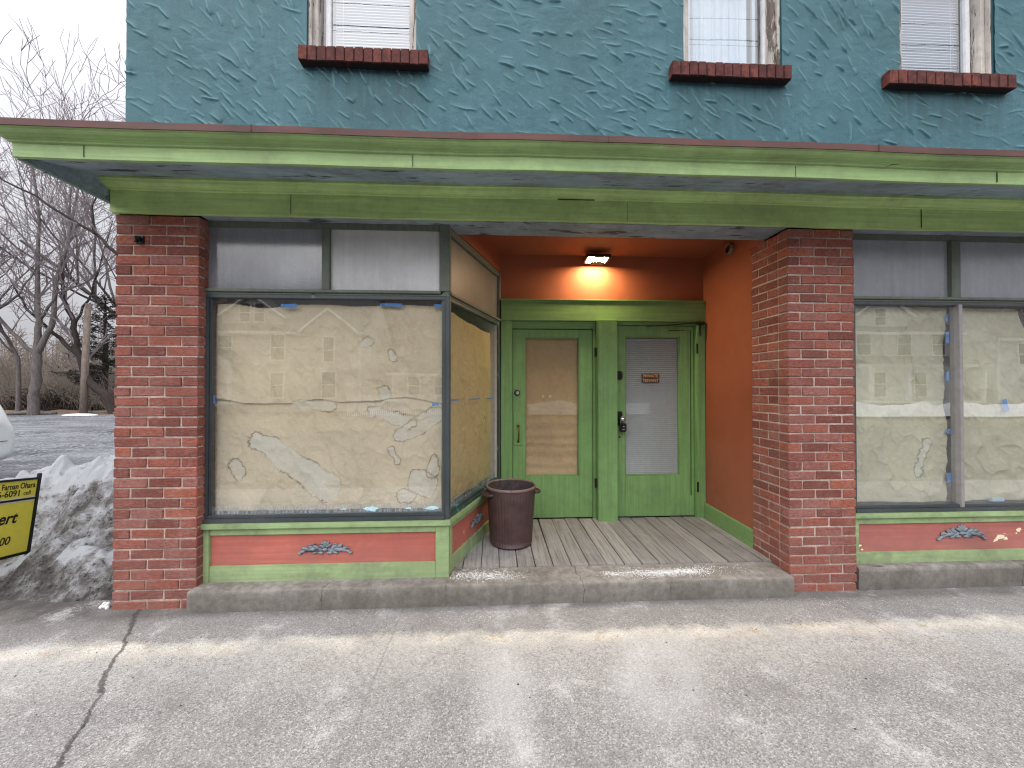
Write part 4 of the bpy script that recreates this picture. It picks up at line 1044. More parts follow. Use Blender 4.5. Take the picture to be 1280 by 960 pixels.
# ---- parked car
def car():
    wp = plain('white_car_paint', (238,238,238), .25, 0., .5, .02, Coat_Weight=.6); gl = plain('car_window_tint', (24,26,30), .08, 0, .6)
    c = thing('parked_car', 'white sport utility car parked on the gravel lot at the left edge', 'car', (-10.15,3.12,0))
    # stations from tail (x=-7.85) to nose; per station: low z, belt z, top z, half width, half roof width
    stn = [(x+.10, a, b_*1.04, c_*1.02, d, e) for x, a, b_, c_, d, e in [(-7.86,.52,.78,.86,.70,.60),(-7.84,.40,.80,.95,.80,.66),(-7.9,.33,.86,1.12,.88,.70),(-8.02,.30,.95,1.42,.91,.70),(-8.25,.28,.98,1.58,.92,.70),(-8.7,.27,1.0,1.66,.93,.71),(-9.6,.26,1.0,1.70,.93,.72),(-10.5,.26,.99,1.68,.93,.70),(-11.0,.26,.98,1.45,.93,.66),(-11.35,.26,.97,1.12,.92,.68),(-11.9,.27,.90,1.0,.90,.72),(-12.3,.30,.80,.88,.84,.66),(-12.45,.40,.70,.74,.70,.56)]]
    b = MB(); ring = 16; vs = []
    for (x, zl, zb, zt, hw, hr) in stn:
        half = [(hw*.80,zl),(hw*.97,zl+.06),(hw,zl+(zb-zl)*.45),(hw*.985,zb-.06),(hw*.955,zb),(hr+(hw*.95-hr)*.4,zb+(zt-zb)*.62),(hr,zt-.05*(zt-zb)/.7),(hr*.8,zt)]
        vs += [(x,3.12-y,z) for y, z in half]+[(x,3.12+y,z) for y, z in half[::-1]]
    fs = []
    for i in range(len(stn)-1):
        for k in range(ring): fs.append((i*ring+k, i*ring+(k+1)%ring, (i+1)*ring+(k+1)%ring, (i+1)*ring+k))
    fs += [tuple(range(ring)), tuple(range((len(stn)-1)*ring, len(stn)*ring))]
    b.add(vs, fs); bo = b.build('body', wp, c, smooth=True)
    for o_ in (bo,):
        md = o_.modifiers.new('sub', 'SUBSURF'); md.levels = 2; md.render_levels = 2
    for sgn_ in (-1, 1):
        y = 3.12+sgn_*.90
        MB().add([(-8.35,y-sgn_*.005,1.04),(-9.35,y-sgn_*.005,1.05),(-9.35,y-sgn_*.165,1.55),(-8.65,y-sgn_*.165,1.52)], [(0,1,2,3)]).build('window', gl, c)
        MB().add([(-9.42,y-sgn_*.005,1.05),(-10.9,y-sgn_*.005,1.04),(-10.45,y-sgn_*.17,1.55),(-9.42,y-sgn_*.165,1.55)], [(0,1,2,3)]).build('window', gl, c)
        tl = MB().add([(-7.875,y-sgn_*.10,.94),(-8.0,y-sgn_*.004,.97),(-8.17,y+sgn_*.022,.98),(-8.17,y+sgn_*.022,1.05),(-8.03,y-sgn_*.02,1.06),(-7.93,y-sgn_*.14,1.04)], [(0,1,2,3,4,5)]).build('taillight', plain('tail_lens', (92,30,30), .2), c)
        for wx in (-8.75, -11.6):
            w_ = MB().lathe([(.20,3.12+sgn_*.70),(.31,3.12+sgn_*.70),(.34,3.12+sgn_*.74),(.34,3.12+sgn_*.86),(.31,3.12+sgn_*.92),(.21,3.12+sgn_*.92)], wx, .34, 32, 'y').build('wheel', plain('tyre_rubber', (26,26,27), .85), c, smooth=True)
            rm = MB().lathe([(.21,3.12+sgn_*.90),(.19,3.12+sgn_*.86),(.06,3.12+sgn_*.88),(0,3.12+sgn_*.9)], wx, .34, 24, 'y')
            for q in range(5):
                a = 2*math.pi*q/5; rm.tube([(wx+.04*math.cos(a),3.12+sgn_*.905,.34+.04*math.sin(a)),(wx+.2*math.cos(a),3.12+sgn_*.91,.34+.2*math.sin(a))], [.03,.022], 6)
            rm.build('rim', STEEL, w_)
    for sgn_ in (-1, 1):
        y = 3.12+sgn_*.86
        MB().box(-8.26, -7.96, y-.075, y+.045, .985, 1.055).build('taillight', plain('smoked_tail_lens', (60,34,34), .2), c, .02)
    MB().box(-7.85, -7.745, 2.40, 3.84, .655, .663).build('bumper_crease', plain('crease_grey', (90,90,92), .6), c, .002)  # body crease drawn as a grey strip, standing in for its shade
    MB().add([(-8.03,2.57,1.14),(-8.03,3.67,1.14),(-8.22,3.59,1.5),(-8.22,2.65,1.5)], [(0,1,2,3)]).build('rear_window', gl, c)
car()

# ------------------------------------------------------------------ trees
BARK = m_bark('grey_bark', (106,100,98)); BARKD = m_bark('dark_bark', (62,56,54)); TWIG = m_bark('twig_bark', (128,119,122)); BRUSHM = m_bark('brush_stems', (128,118,110))
POLEM = m_bark('weathered_pole', (128,116,108))
def grow(b, p, d, L, r, lvl, rg, maxl, seg=5, kids=(7,6,5,4), spread=.8, trop=.12, rmin=.0085):
    pts = [p.copy()]; rad = [r]; q = p.copy(); dd = d.copy()
    n = max(3, seg-lvl)
    rt = max(r*(.42 if lvl else .35), rmin*.8)
    for i in range(n):
        dd = (dd+Vector((rg.gauss(0,.17), rg.gauss(0,.17), rg.gauss(0,.1)+trop*(1 if lvl else .4)))).normalized()
        q = q+dd*(L/n); pts.append(q.copy()); rad.append(max(r+(rt-r)*(i+1)/n, rmin*.7))
    if lvl >= 3 and rg.random() < .22: return
    b[0 if lvl < 2 else 1].tube(pts, rad, 8 if lvl == 0 else (5 if lvl == 1 else 3), False)
    if lvl >= maxl: return
    for k in range(kids[lvl]):
        t = rg.uniform(.28 if lvl else .35, 1.)**.8
        i = min(int(t*n), n-1); f_ = t*n-i
        pos = pts[i].lerp(pts[i+1], f_); loc = (pts[i+1]-pts[i]).normalized()
        ax = loc.cross(Vector((rg.gauss(0,1), rg.gauss(0,1), rg.gauss(0,1)))).normalized()
        nd = (loc*math.cos(spread*rg.uniform(.6,1.2))+ax*math.sin(spread*rg.uniform(.6,1.2))).normalized()
        grow(b, pos, nd, L*rg.uniform(.42,.68), max((rad[i]*.62), rmin), lvl+1, rg, maxl, seg, kids, spread, trop, rmin)
def bare_tree(label, x, y, h, r, seed, lean=(0,0), kids=(8,6,6,4), maxl=4, rmin=.009, mat=None, limbs=(), spread=.7, group='bare trees behind the gravel lot', trunk=None):
    rg = random.Random(seed); t = thing('bare_tree', label, 'tree', (x,y,0), group); b = [MB(), MB()]
    if trunk is None:
        grow(b, Vector((x,y,-.1)), Vector((lean[0],lean[1],1)).normalized(), h*.55, r, 0, rg, maxl, 7, kids, spread, .1, rmin)
    for L in ([trunk] if trunk else [])+list(limbs):
        pts, r0, r1, nk = L
        pts = [Vector(p) for p in pts]; fine = []
        for i in range(len(pts)-1):
            for q in range(4):
                t_ = q/4; fine.append(pts[i].lerp(pts[i+1], t_)+Vector((rg.gauss(0,.015*h/10),)*1+(rg.gauss(0,.03),rg.gauss(0,.02*h/10))))
        fine.append(pts[-1]); n = len(fine)
        rad = [r0+(r1-r0)*i/(n-1) for i in range(n)]
        b[0].tube(fine, rad, 7, False)
        tot = sum((fine[i+1]-fine[i]).length for i in range(n-1))
        for k in range(nk):
            i = min(int(rg.uniform(.3,.999)*(n-1)), n-2); loc = (fine[i+1]-fine[i]).normalized()
            ax = loc.cross(Vector((rg.gauss(0,1), rg.gauss(0,1), rg.gauss(0,1)))).normalized(); s_ = rg.uniform(.4,1.)
            grow(b, fine[i], (loc*math.cos(s_)+ax*math.sin(s_)+Vector((0,0,.25))).normalized(), tot*rg.uniform(.15,.35), rad[i]*.5, 2, rg, maxl, 5, kids, .75, .1, rmin)
    b[0].build('trunk', mat or BARK, t, smooth=True); b[1].build('crown', TWIG, t)
    return t
bare_tree('tall bare tree forking low, behind the brush left of the utility pole', -25.2, 19.6, 17, .30, 4, trunk=([(-25.3,19.6,-.1),(-25.2,19.6,1.5),(-25.1,19.6,3.4)], .24, .19, 0),
          limbs=[([(-25.1,19.6,3.3),(-25.0,19.6,5.2),(-25.4,19.8,7.6),(-25.2,19.7,10.5),(-25.6,19.7,14.5)], .16, .04, 15), ([(-25.1,19.6,3.4),(-24.2,19.5,5.0),(-23.9,19.4,7.4),(-23.2,19.4,10.4),(-22.4,19.4,14.8)], .15, .035, 15),
                 ([(-25.1,19.6,3.3),(-25.9,19.4,4.2),(-26.8,19.2,5.6),(-27.6,19.2,8.4),(-28.2,19.0,12)], .11, .03, 11), ([(-25.0,19.6,5.2),(-23.6,19.2,6.6),(-22.0,19.0,7.2),(-20.3,18.9,8.8)], .075, .02, 9)], kids=(7,5,5,4))
bare_tree('leaning dark tree whose trunk sweeps left, beside the utility pole', -21.7, 20.2, 12, .28, 9, trunk=([(-21.6,20.2,-.1),(-21.9,20.2,1.0),(-22.9,20.1,1.9),(-23.5,20.0,3.8),(-23.6,20.0,5.2),(-24.2,20,6.6),(-24.3,20,8.5)], .25, .06, 12), mat=BARKD,
          limbs=[([(-23.4,20,3.4),(-24.6,19.9,4.6),(-25.9,19.8,5.9),(-26.8,19.8,7.6)], .12, .03, 9), ([(-23.6,20,5.0),(-22.9,20,6.4),(-22.2,20,8.6),(-21.6,20,11)], .07, .02, 8)], kids=(7,5,4,4))
bare_tree('slim straight bare tree near the left edge', -27.0, 20.4, 14, .12, 15, (.02,0), (9,6,5,3))
bare_tree('thin grey bare tree between brush and forked tree', -24.3, 23.5, 16, .13, 23, (.03,0), (9,6,5,3))
bare_tree('bare tree farthest back, seen over the canopy', -23, 27, 24, .2, 33, (-.03,0), (10,7,5,4), rmin=.013)
bare_tree('bare tree rising beyond the left edge with a thick slanting limb', -29.8, 19.0, 15, .2, 41, (.04,0), (7,6,5,3),
          limbs=[([(-29.6,19,3.2),(-27.8,19,4.6),(-25.6,19.2,6.6),(-24.6,19.3,8.4)], .10, .025, 8), ([(-29.4,19,6.0),(-27.6,19,6.9),(-25.6,19,8.6)], .07, .02, 7)])
# near tree behind the building corner, one dark limb crossing the sky
bare_tree('near bare tree behind the building corner with a long dark limb', -5.2, 9.0, 9, .22, 52, mat=BARKD, trunk=([(-5.0,9,-.1),(-5.1,9,2.2),(-5.4,9,3.4),(-6.0,8.9,4.2)], .24, .16, 0),
          limbs=[([(-5.4,9,3.2),(-8.4,8.9,4.25),(-10.6,8.8,5.25),(-11.4,8.8,5.9),(-12.9,8.7,6.9),(-14.2,8.6,7.6)], .075, .018, 6), ([(-6.0,8.9,4.2),(-9.2,8.9,5.0),(-10.3,8.9,6.0),(-11.2,8.9,7.0)], .04, .013, 5), ([(-6.0,8.9,4.2),(-7.2,8.9,6.2),(-8.6,8.9,8.4),(-10.2,8.8,10.0)], .05, .015, 7),
                 ([(-11.4,8.8,5.9),(-11.5,8.8,6.7),(-11.2,8.8,7.6)], .035, .012, 3)], kids=(6,5,4,3), maxl=4, rmin=.0075, spread=.8)
# evergreen beside the pole
def evergreen():
    rg = random.Random(2); x, y = -24.9, 23.0
    t = thing('pine_tree', 'dark ragged pine tree between utility pole and brick pier', 'tree', (x,y,0))
    b = MB(); b.tube([(x,y,-.1),(x+.1,y,3),(x+.05,y,7.3)], [.2,.15,.04], 7)
    lf = MB()
    for k in range(52):
        z = 1.6+5.6*k/52; a = rg.uniform(0,6.28); L = (2.4-(z-1.6)*.30)*rg.uniform(.6,1.1)
        p0 = Vector((x+.05,y,z)); p1 = p0+Vector((math.cos(a)*L, math.sin(a)*L, rg.uniform(-.1,.5)))
        b.tube([p0, (p0+p1)/2+Vector((0,0,.08)), p1], [.035,.025,.01], 4, False)
        for q in range(int(34*L)):
            c = p0.lerp(p1, rg.uniform(.3,1.05))+Vector((rg.gauss(0,.16),rg.gauss(0,.16),rg.gauss(0,.13)))
            for s_ in range(3):
                d1 = Vector((rg.gauss(0,1),rg.gauss(0,1),rg.gauss(0,.7)+.3)).normalized()*rg.uniform(.12,.26); d2 = Vector((rg.gauss(0,1),rg.gauss(0,1),rg.gauss(0,1))).normalized()*.03
                lf.add([c-d2, c+d2, c+d1], [(0,1,2)])
    b.build('trunk', BARKD, t); lf.build('crown', m_bark('pine_needles', (62,64,56)), t)
evergreen()
up = thing('utility_pole', 'bare grey wooden pole standing behind the gravel lot', 'pole', (-23.0,20,0))
MB().tube([(-23.05,20,-.2),(-22.98,20,3),(-22.86,20,6.25)], [.17,.155,.13], 12).build('pole', POLEM, up, smooth=True)
# brush, logs, mound, shed, snow patches at the wood's edge
def brush():
    rg = random.Random(8); b = MB()
    def stem(x, y, h, r):
        d = Vector((rg.gauss(0,.28), rg.gauss(0,.2), 1)).normalized(); p = Vector((x,y,-.05)); pts = [p]; 
        for i in range(4):
            d = (d+Vector((rg.gauss(0,.2),rg.gauss(0,.2),rg.gauss(0,.1)-.03*i))).normalized(); p = p+d*h/4; pts.append(p)
        b.tube(pts, [r,r*.8,r*.6,r*.45,r*.3], 3, False)
        for k in range(3):
            i = rg.randint(1,3); q = pts[i]; d2 = (pts[i+1]-pts[i]).normalized()+Vector((rg.gauss(0,.6),rg.gauss(0,.6),.1)); d2.normalize()
            b.tube([q, q+d2*h*.16, q+d2*h*.3+Vector((0,0,rg.gauss(0,.1)))], [r*.5,r*.4,r*.25], 3, False)
    for i in range(1500): stem(rg.uniform(-36,-17), rg.uniform(21.2,25.5), rg.uniform(.8,2.9), rg.uniform(.008,.018))
    for i in range(2600): stem(rg.uniform(-44,-20), rg.uniform(26,34), rg.uniform(2.0,5.4)*(1 if rg.random() > .3 else .6), rg.uniform(.014,.03))
    b.build('brush', BRUSHM, None, kind='stuff')
    m = MB()
    for i in range(1500):
        a = rg.uniform(0, math.pi); h = rg.betavariate(2,2)
        cx_, cy_, rr, hh = rg.choice([(-26.3,22.2,1.5,1.0),(-28.4,22.5,1.6,1.1)])
        px, py, pz = cx_+rg.gauss(0,.55)*rr, cy_+rg.gauss(0,.4), abs(rg.gauss(0,.4))*hh
        d = Vector((rg.gauss(0,1),rg.gauss(0,.6),rg.gauss(0,.35))).normalized()*rg.uniform(.3,.9)
        m.tube([(px-d.x,py-d.y,max(0,pz-d.z)),(px,py,pz+.1),(px+d.x,py+d.y,max(0,pz+d.z))], [.012,.016,.008], 3, False)
    tag(m.build('brush_pile', m_bark('pile_twigs', (58,50,46)), None), 'dark heap of cut branches at the edge of the gravel lot', 'brush pile')
brush()
def woods_back(seed, num, xr, yr, hr, name):
    rg = random.Random(seed); b = MB()
    for i in range(num):
        x, y = rg.uniform(*xr), rg.uniform(*yr); h = rg.uniform(*hr); r = rg.uniform(.05,.13)
        l_ = rg.gauss(0,.05)
        top = Vector((x+l_*h,y,h)); b.tube([(x,y,-.1),(x+l_*h*.5,y,h*.5),top], [r,r*.7,r*.25], 4, False)
        for k in range(13):
            t = rg.uniform(.12,1); p = Vector((x+l_*h*t,y,h*t)); d = Vector((rg.gauss(0,1),rg.gauss(0,.5),rg.uniform(.2,1.2))).normalized()*h*.26*rg.uniform(.5,1.2)
            b.tube([p, p+d*.5+Vector((0,0,-.1)), p+d], [r*.4,r*.28,.02], 3, False)
            for q in range(3):
                e = Vector((rg.gauss(0,1),rg.gauss(0,.5),rg.uniform(0,1.))).normalized()*h*.1; s_ = p+d*rg.uniform(.4,1)
                b.tube([s_, s_+e], [.028,.016], 3, False)
    b.build(name, BRUSHM, None, kind='stuff')
def wood_floor():
    # low rise of leaf-strewn ground under the woods
    xs = np.linspace(-90,-12,60); ys = np.linspace(21.2,75,44); X, Y = np.meshgrid(xs, ys, indexing='ij')
    Z = -.05+1.1*smooth01(22,38,Y)+2.2*smooth01(36,70,Y)+.18*fbm(X*.4,Y*.4,6,4)*smooth01(21.2,23,Y)
    N = NT('leaf_litter'); n = N.noise(9, 6, .75); bg = N.noise(.7, 4, .6)
    col = N.mix(N.ramp(bg, [(.56, 0.), (.6, 1.)]), N.ramp(n, [(.3, lin((72,60,50))), (.7, lin((126,108,90)))]), lin((196,196,202)))
    gridmesh('wood_floor', np.stack([X,Y,Z], -1), N.done(col, .95, N.bump(n, .6, .05), .1), None, kind='structure')
woods_back(18, 330, (-75,-18), (36,60), (4,8.5), 'far_woods'); woods_back(19, 420, (-60,75), (-48,-36), (11,19), 'far_woods'); wood_floor()
xs = np.linspace(-150,150,70); ys = np.linspace(-140,-33,40); X, Y = np.meshgrid(xs, ys, indexing='ij')
gridmesh('hill', np.stack([X,Y,-.2+24*smooth01(-33,-85,Y)+1.2*fbm(X*.05,Y*.05,3,4)*smooth01(-33,-50,Y)], -1), plain('wooded_hill', (92,82,74), .95, scale=.6, vary=.35), None, kind='structure')
def mound():
    n, k = 40, 12; P = np.zeros((n+1,k+1,3))
    for i in range(n+1):
        for j in range(k+1):
            t = 2*math.pi*i/n; f_ = j/k; r = 1.45*math.sin(f_*math.pi/2)**.8; z = 1.95*math.cos(f_*math.pi/2)**.8 if j < k else -.1
            w = 1+.05*math.sin(3*t+j)+.03*math.sin(7*t)
            P[i,j] = (-23.1+r*w*math.cos(t), 24.6+r*.7*w*math.sin(t), z*w)
    o = gridmesh('hay_mound', P, plain('dry_tan_grass', (150,132,106), .95, vary=.4, scale=9, bmp=.6), None)
    tag(o, 'rounded tan mound behind the wooden pole', 'mound')
mound()
sh = thing('shed', 'small distant shed with a flat snowy roof beside the wooden pole', 'shed', (-26.3,28,0))
MB().box(-27.4, -25.2, 27, 29, 0, 3.45).build('wall', plain('grey_boards', (110,98,92), .9), sh)
MB().box(-27.6, -25.0, 26.8, 29.2, 3.45, 3.58).build('roof', plain('snowy_roof', (224,226,232), .8), sh, .02)
for (x0,y0,x1,y1,r,l) in [(-28.0,19.4,-24.4,19.9,.12,'fallen grey log along the far gravel edge, left of the pole'),(-23.9,20.6,-21.0,20.0,.10,'thin fallen log at the foot of the wooden pole')]:
    pts = [Vector((x0+(x1-x0)*i/6, y0+(y1-y0)*i/6, r+.03*math.sin(i*2))) for i in range(7)]
    tag(MB().tube(pts, [r*(1-.05*i) for i in range(7)], 8).build('log', BARK, None, smooth=True), l, 'log')
def patch():
    b = MB()
    for (cx_, cy_, w, d) in [(-22.2,19.0,.9,.3),(-26.2,21.4,1.1,.3),(-28.6,21.6,.8,.3),(-24.3,21.6,.7,.25)]:
        if w: b.ell((cx_,cy_,.03), (w,d,.10), 0, 18, 8)
    b.build('snow', plain('old_snow', (222,224,230), .8, bmp=.5, scale=6), None, smooth=True, kind='stuff')
patch()

# ------------------------------------------------------------------ across the street (seen mirrored in the shop glass)
SID = (lambda N: N.done(N.ramp(N.noise(3, 4), [(.3, lin((206,200,188))), (.7, lin((222,217,206)))]), .7, N.bump(N.n('TexWave', {'wave_type': 'BANDS', 'bands_direction': 'Z', 'wave_profile': 'SAW'}, Vector=N.tc, Scale=1.4).outputs['Fac'], .9, .05), .3))(NT('cream_siding'))
SID2 = (lambda N: N.done(N.ramp(N.noise(3, 4), [(.3, lin((214,214,212))), (.7, lin((230,230,228)))]), .7, N.bump(N.n('TexWave', {'wave_type': 'BANDS', 'bands_direction': 'Z', 'wave_profile': 'SAW'}, Vector=N.tc, Scale=1.4).outputs['Fac'], .9, .05), .3))(NT('white_siding'))
TRIMW = plain('white_trim', (232,232,230), .6); SHING = plain('grey_shingle', (92,88,88), .9, scale=12, vary=.3); PANE = plain('dark_house_window', (46,50,56), .15, 0, .5)
def house(label, x0, x1, yf, depth, eave, ridge, sid, gable=None, dormer=None, porch=None, wins=()):
    cx_ = (x0+x1)/2
    t = thing('house', label, 'house', (cx_, yf, -.1), 'houses across the street')
    MB().box(x0, x1, yf-depth, yf, -.1, eave).add([(x0,yf,eave),(x0,yf-depth,eave),(x0,yf-depth/2,ridge)],[(0,1,2)]).add([(x1,yf,eave),(x1,yf-depth,eave),(x1,yf-depth/2,ridge)],[(0,1,2)]).build('wall', sid, t)
    r = MB().add([(x0-.3,yf+.35,eave-.12),(x1+.3,yf+.35,eave-.12),(x1+.3,yf-depth/2,ridge+.08),(x0-.3,yf-depth/2,ridge+.08),(x0-.3,yf-depth-.35,eave-.12),(x1+.3,yf-depth-.35,eave-.12)], [(0,1,2,3),(3,2,5,4)]).build('roof', SHING, t)
    tr = MB().box(x0-.3, x1+.3, yf+.3, yf+.38, eave-.3, eave-.1).box(x0-.02, x0+.16, yf+.01, yf+.05, 0, eave-.3).box(x1-.16, x1+.02, yf+.01, yf+.05, 0, eave-.3)
    def gab(g0, g1, zb, ze, zp, yy, nm):
        m_ = (g0+g1)/2
        MB().add([(g0,yy,zb),(g1,yy,zb),(g1,yy,ze),(m_,yy,zp),(g0,yy,ze)], [(0,1,2,3,4)]).add([(g0,yy,zb),(g0,yy,ze),(g0,yy-3,ze),(g0,yy-3,zb)],[(0,1,2,3)]).add([(g1,yy,zb),(g1,yy,ze),(g1,yy-3,ze),(g1,yy-3,zb)],[(0,1,2,3)]).build(nm, sid, t)
        MB().add([(g0-.3,yy+.25,ze-.2),(m_,yy+.25,zp+.12),(m_,yy-3.5,zp+.12),(g0-.3,yy-3.5,ze-.2)],[(0,1,2,3)]).add([(g1+.3,yy+.25,ze-.2),(m_,yy+.25,zp+.12),(m_,yy-3.5,zp+.12),(g1+.3,yy-3.5,ze-.2)],[(0,1,2,3)]).build('gable_roof', SHING, t)
        tr.tube([(g0-.3,yy+.27,ze-.25),(m_,yy+.27,zp+.02)], .09, 4).tube([(g1+.3,yy+.27,ze-.25),(m_,yy+.27,zp+.02)], .09, 4)
    if gable: gab(*gable, 'gable')
    if dormer:
        gab(*dormer, 'dormer')
    tr.build('trim', TRIMW, t)
    if porch:
        p0, p1, pz, pp = porch
        pr = MB(); m_ = (p0+p1)/2
        pr.box(p0, p1, yf+.05, yf+2.0, pz, pz+.22)
        if pp: pr.add([(p0-.2,yf+2.1,pz+.2),(p1+.2,yf+2.1,pz+.2),(m_,yf+2.1,pp)],[(0,1,2)])
        for px in ([p0+.1, p1-.1] if p1-p0 < 4 else [p0+.1, p0+(p1-p0)/3, p0+2*(p1-p0)/3, p1-.1]): pr.box(px-.09, px+.09, yf+1.8, yf+1.98, .6, pz)
        pr.box(p0, p1, yf+.05, yf+2.0, .5, .62)
        pr.build('porch', TRIMW, t)
        for q in range(3): MB().box(m_-.8, m_+.8, yf+2.0+.3*q, yf+2.3+.3*q, -.05, .5-.17*q).build('step', TRIMW, t)
        if pp: MB().add([(p0-.3,yf+2.2,pz+.2),(m_,yf+2.2,pp+.06),(m_,yf,pp+.06),(p0-.3,yf,pz+.2)],[(0,1,2,3)]).add([(p1+.3,yf+2.2,pz+.2),(m_,yf+2.2,pp+.06),(m_,yf,pp+.06),(p1+.3,yf,pz+.2)],[(0,1,2,3)]).build('porch_roof', SHING, t)
        else: MB().add([(p0-.2,yf+2.3,pz+.2),(p1+.2,yf+2.3,pz+.2),(p1+.2,yf+.02,pz+.9),(p0-.2,yf+.02,pz+.9)],[(0,1,2,3)]).build('porch_roof', SHING, t)
    for (wx, wz, ww, wh, yy) in wins:
        w_ = MB().box(wx-ww/2-.1, wx+ww/2+.1, yy+.02, yy+.07, wz-.1, wz+wh+.12).build('window', TRIMW, t)
        MB().box(wx-ww/2, wx+ww/2, yy+.071, yy+.08, wz, wz+wh/2-.03).box(wx-ww/2, wx+ww/2, yy+.071, yy+.08, wz+wh/2+.03, wz+wh).build('pane', PANE, w_)
YF = -23.2
house('cream sided house with a front dormer across the street', -18.6, -8.9, YF, 8, 5.3, 8.6, SID, gable=(-12.3,-9.1,0,5.3,6.6,YF+.6), dormer=(-18.1,-14.2,5.6,6.4,7.7,YF-.4), porch=(-18.5,-16.0,2.8,4.0),
      wins=[(-16.6,5.95,.55,1.2,YF-.4),(-15.7,5.95,.55,1.2,YF-.4),(-14.3,3.4,.8,1.6,YF),(-14.3,.9,.8,1.6,YF),(-17.6,3.4,.8,1.5,YF),(-10.7,3.2,.6,1.6,YF+.6),(-10.7,.9,.8,1.6,YF+.6)])
house('low cream house with a small roof behind a white fence', -7.6, -2.0, YF-3, 7, 2.7, 4.6, SID, wins=[(-6.0,1.0,.8,1.3,YF-3),(-4,1.0,.8,1.3,YF-3)])
house('white sided house with a full width front porch across the street', 24.8, 33.4, YF, 8, 5.6, 8.4, SID2, dormer=(26.2,30.2,5.9,6.9,8.1,YF-.4), porch=(24.9,33.0,2.9,None),
      wins=[(28,6.1,.7,1.1,YF-.4),(26.3,3.9,.9,1.5,YF),(29.4,3.9,.9,1.5,YF),(32,3.9,.9,1.5,YF),(27.4,.9,.9,1.7,YF),(30.6,.9,.9,1.7,YF)])
house('white house with an attached low wing farther right across the street', 36.5, 46, YF, 8, 5.2, 7.8, SID2, wins=[(38.6,3.2,.9,1.5,YF),(40.8,3.2,.9,1.5,YF),(43,3.2,.9,1.5,YF),(39,.8,.9,1.5,YF)])
fn = thing('picket_fence', 'white picket fence beside the cream house across the street', 'fence', (-5,-18.5,-.1))
fb = MB()
for i in range(52): fb.box(-8.0+i*.11, -7.93+i*.11, -18.52, -18.5, 0, 1.1)
fb.box(-8.0,-2.3,-18.56,-18.52,.3,.4).box(-8.0,-2.3,-18.56,-18.52,.8,.9); fb.build('pickets', TRIMW, fn)
xs = np.linspace(2,60,200); ys = np.linspace(-19.5,-16.2,24); X, Y = np.meshgrid(xs, ys, indexing='ij')
Zs = -.1+(.62+.35*fbm(X*.9, Y*.9, 4, 4))*np.sin(np.pi*(Y+19.5)/3.3)**.8
tag(gridmesh('snow_bank', np.stack([X,Y,Zs], -1), plain('street_snow', (226,228,234), .85, bmp=.4, scale=5), None), 'long low snow bank along the far side of the street', 'snow bank')
for i, (x, y, h_) in enumerate([(-7,-30,13),(-22,-31,14),(2,-32,14),(20,-31,14),(35,-33,13)]):
    bare_tree('bare tree behind the houses across the street, '+['behind the dormer house','farthest left','between the houses','beside the porch house','farthest right'][i], x, y, h_*1.25, .26, 70+i, (0,0), (7,5,4,3), 4, .016, group='bare trees across the street')
for px in (-26, 22):
    u = thing('utility_pole', 'tall utility pole with cross arm at the kerb, far '+('west' if px < 0 else 'east')+' of the shop', 'pole', (px,-11.6,-.1))
    MB().tube([(px,-2.9,-.2),(px,-2.9,9.6)], [.16,.12], 10).build('pole', POLEM, u); MB().box(px-.05, px+.05, -3.9, -2.0, 8.68, 8.80).build('cross_arm', POLEM, u)
for i, (y, z, r) in enumerate([(-2.6,7.35,.003),(-3.1,7.9,.007),(-3.15,7.55,.003),(-3.6,8.75,.004)]):
    pts = [(-26+48*k/24, y, z-.75*(1-((k-12)/12)**2)) for k in range(25)]
    tag(MB().tube(pts, r, 5).build('overhead_wire', SIGNK, None), ['thin overhead wire nearest the shop front','thick overhead cable fixed to the kerb poles','thin overhead cable just below the thick one','highest thin overhead wire, on the cross arms'][i], 'wire', 'wires over the street')

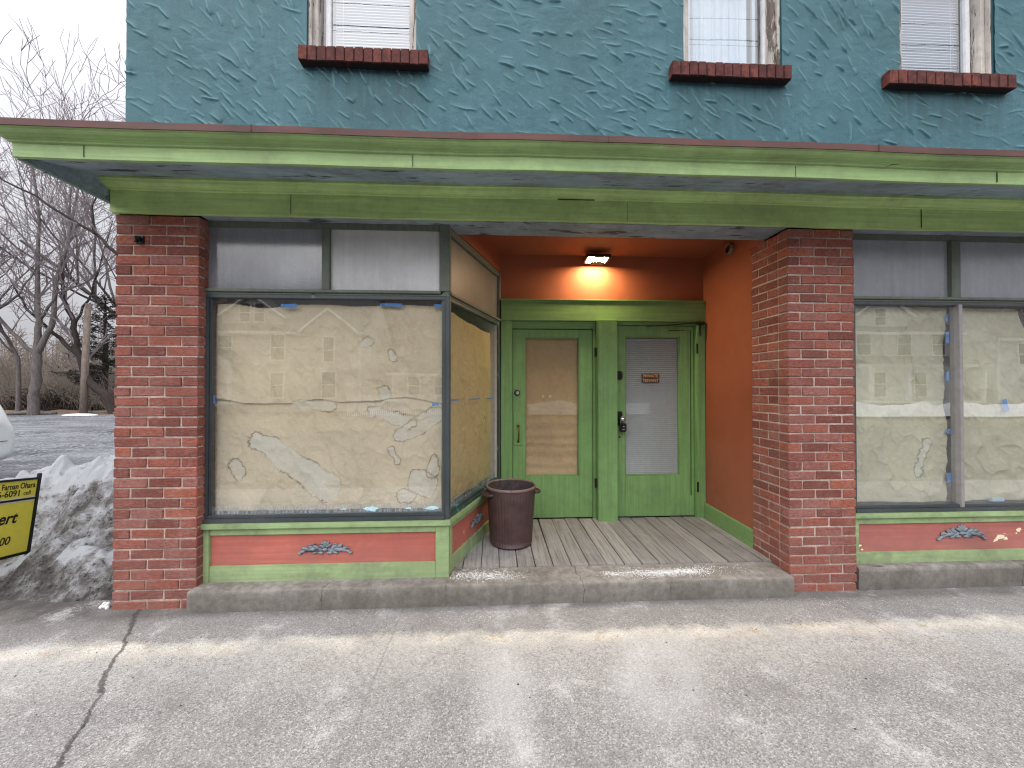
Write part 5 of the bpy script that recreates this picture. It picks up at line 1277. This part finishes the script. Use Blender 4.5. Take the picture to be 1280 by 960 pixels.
# ------------------------------------------------------------------ light
W = bpy.data.worlds.new('World'); S.world = W; W.use_nodes = True
t = W.node_tree; t.nodes.clear()
N = NT.__new__(NT); N.t = t
ow = t.nodes.new('ShaderNodeOutputWorld'); bg = t.nodes.new('ShaderNodeBackground')
EL, AZ = R(38), R(196)
sky = t.nodes.new('ShaderNodeTexSky'); sky.sky_type = 'NISHITA'; sky.sun_disc = False; sky.sun_elevation = EL; sky.sun_rotation = AZ; sky.dust_density = 4; sky.air_density = 1.2
tcw = t.nodes.new('ShaderNodeTexCoord').outputs['Generated']
hs = N.n('HueSaturation', None, Color=sky.outputs[0], Saturation=.25, Value=.8)
z = N.xyz(tcw)[2]
cl = N.noise(1.6, 6, .55, N.map((1,1,2.5), vec=tcw))
ov = N.ramp(z, [(0., (.80,.805,.865,1)), (.12, (.86,.865,.925,1)), (.45, (.90,.905,.965,1)), (1., (1.,1.,1.,1))])
gain = N.math('MULTIPLY_ADD', N.math('MAXIMUM', z, 0.), 9.0, 11.5)
ov = N.mix(1., ov, N.ramp(cl, [(.3, .86), (.7, 1.06)]), 'MULTIPLY')
sd = (math.sin(R(196))*math.cos(EL), math.cos(R(196))*math.cos(EL), math.sin(EL))
dt = N.n('VectorMath', {'operation': 'DOT_PRODUCT'}); N.put(dt.inputs[0], tcw); dt.inputs[1].default_value = sd
gain = N.math('MULTIPLY', gain, N.math('MULTIPLY_ADD', N.math('MAXIMUM', N.math('ADD', dt.outputs['Value'], .25), 0.), .80, .53))
ov = N.mix(1., ov, N.n('CombineColor', None, Red=gain, Green=gain, Blue=gain).outputs[0], 'MULTIPLY')
col = N.mix(.88, hs.outputs[0], ov)
t.links.new(col, bg.inputs[0]); bg.inputs[1].default_value = .116
t.links.new(bg.outputs[0], ow.inputs[0])
L = bpy.data.lights.new('sun', 'SUN'); L.energy = 1.95; L.angle = R(75); L.color = (1.,.98,.955)
lo = bpy.data.objects.new('sun', L); COL.objects.link(lo)
az = R(206)      # light comes from the street side, a little from the left
dirv = Vector((math.sin(az)*math.cos(EL), math.cos(az)*math.cos(EL), math.sin(EL)))
lo.rotation_euler = dirv.to_track_quat('Z', 'Y').to_euler()

# ------------------------------------------------------------------ camera
cam = bpy.data.cameras.new('camera'); cam.sensor_width = 36; cam.lens = 478/1280*36; cam.clip_end = 600; cam.clip_start = .05
co = bpy.data.objects.new('camera', cam); COL.objects.link(co); co.location = (0,-2.65,1.5)
co.rotation_euler = (R(90.6), 0, R(-2.74)); S.camera = co
S.view_settings.view_transform = 'Standard'; S.view_settings.look = 'None'; S.view_settings.exposure = 0; S.view_settings.gamma = 1
S.render.engine = 'CYCLES'; S.cycles.use_denoising = True; S.cycles.max_bounces = 8; S.cycles.sample_clamp_indirect = 6; S.cycles.filter_width = 1.15
try: S.cycles.denoiser = 'OPENIMAGEDENOISE'
except Exception: pass
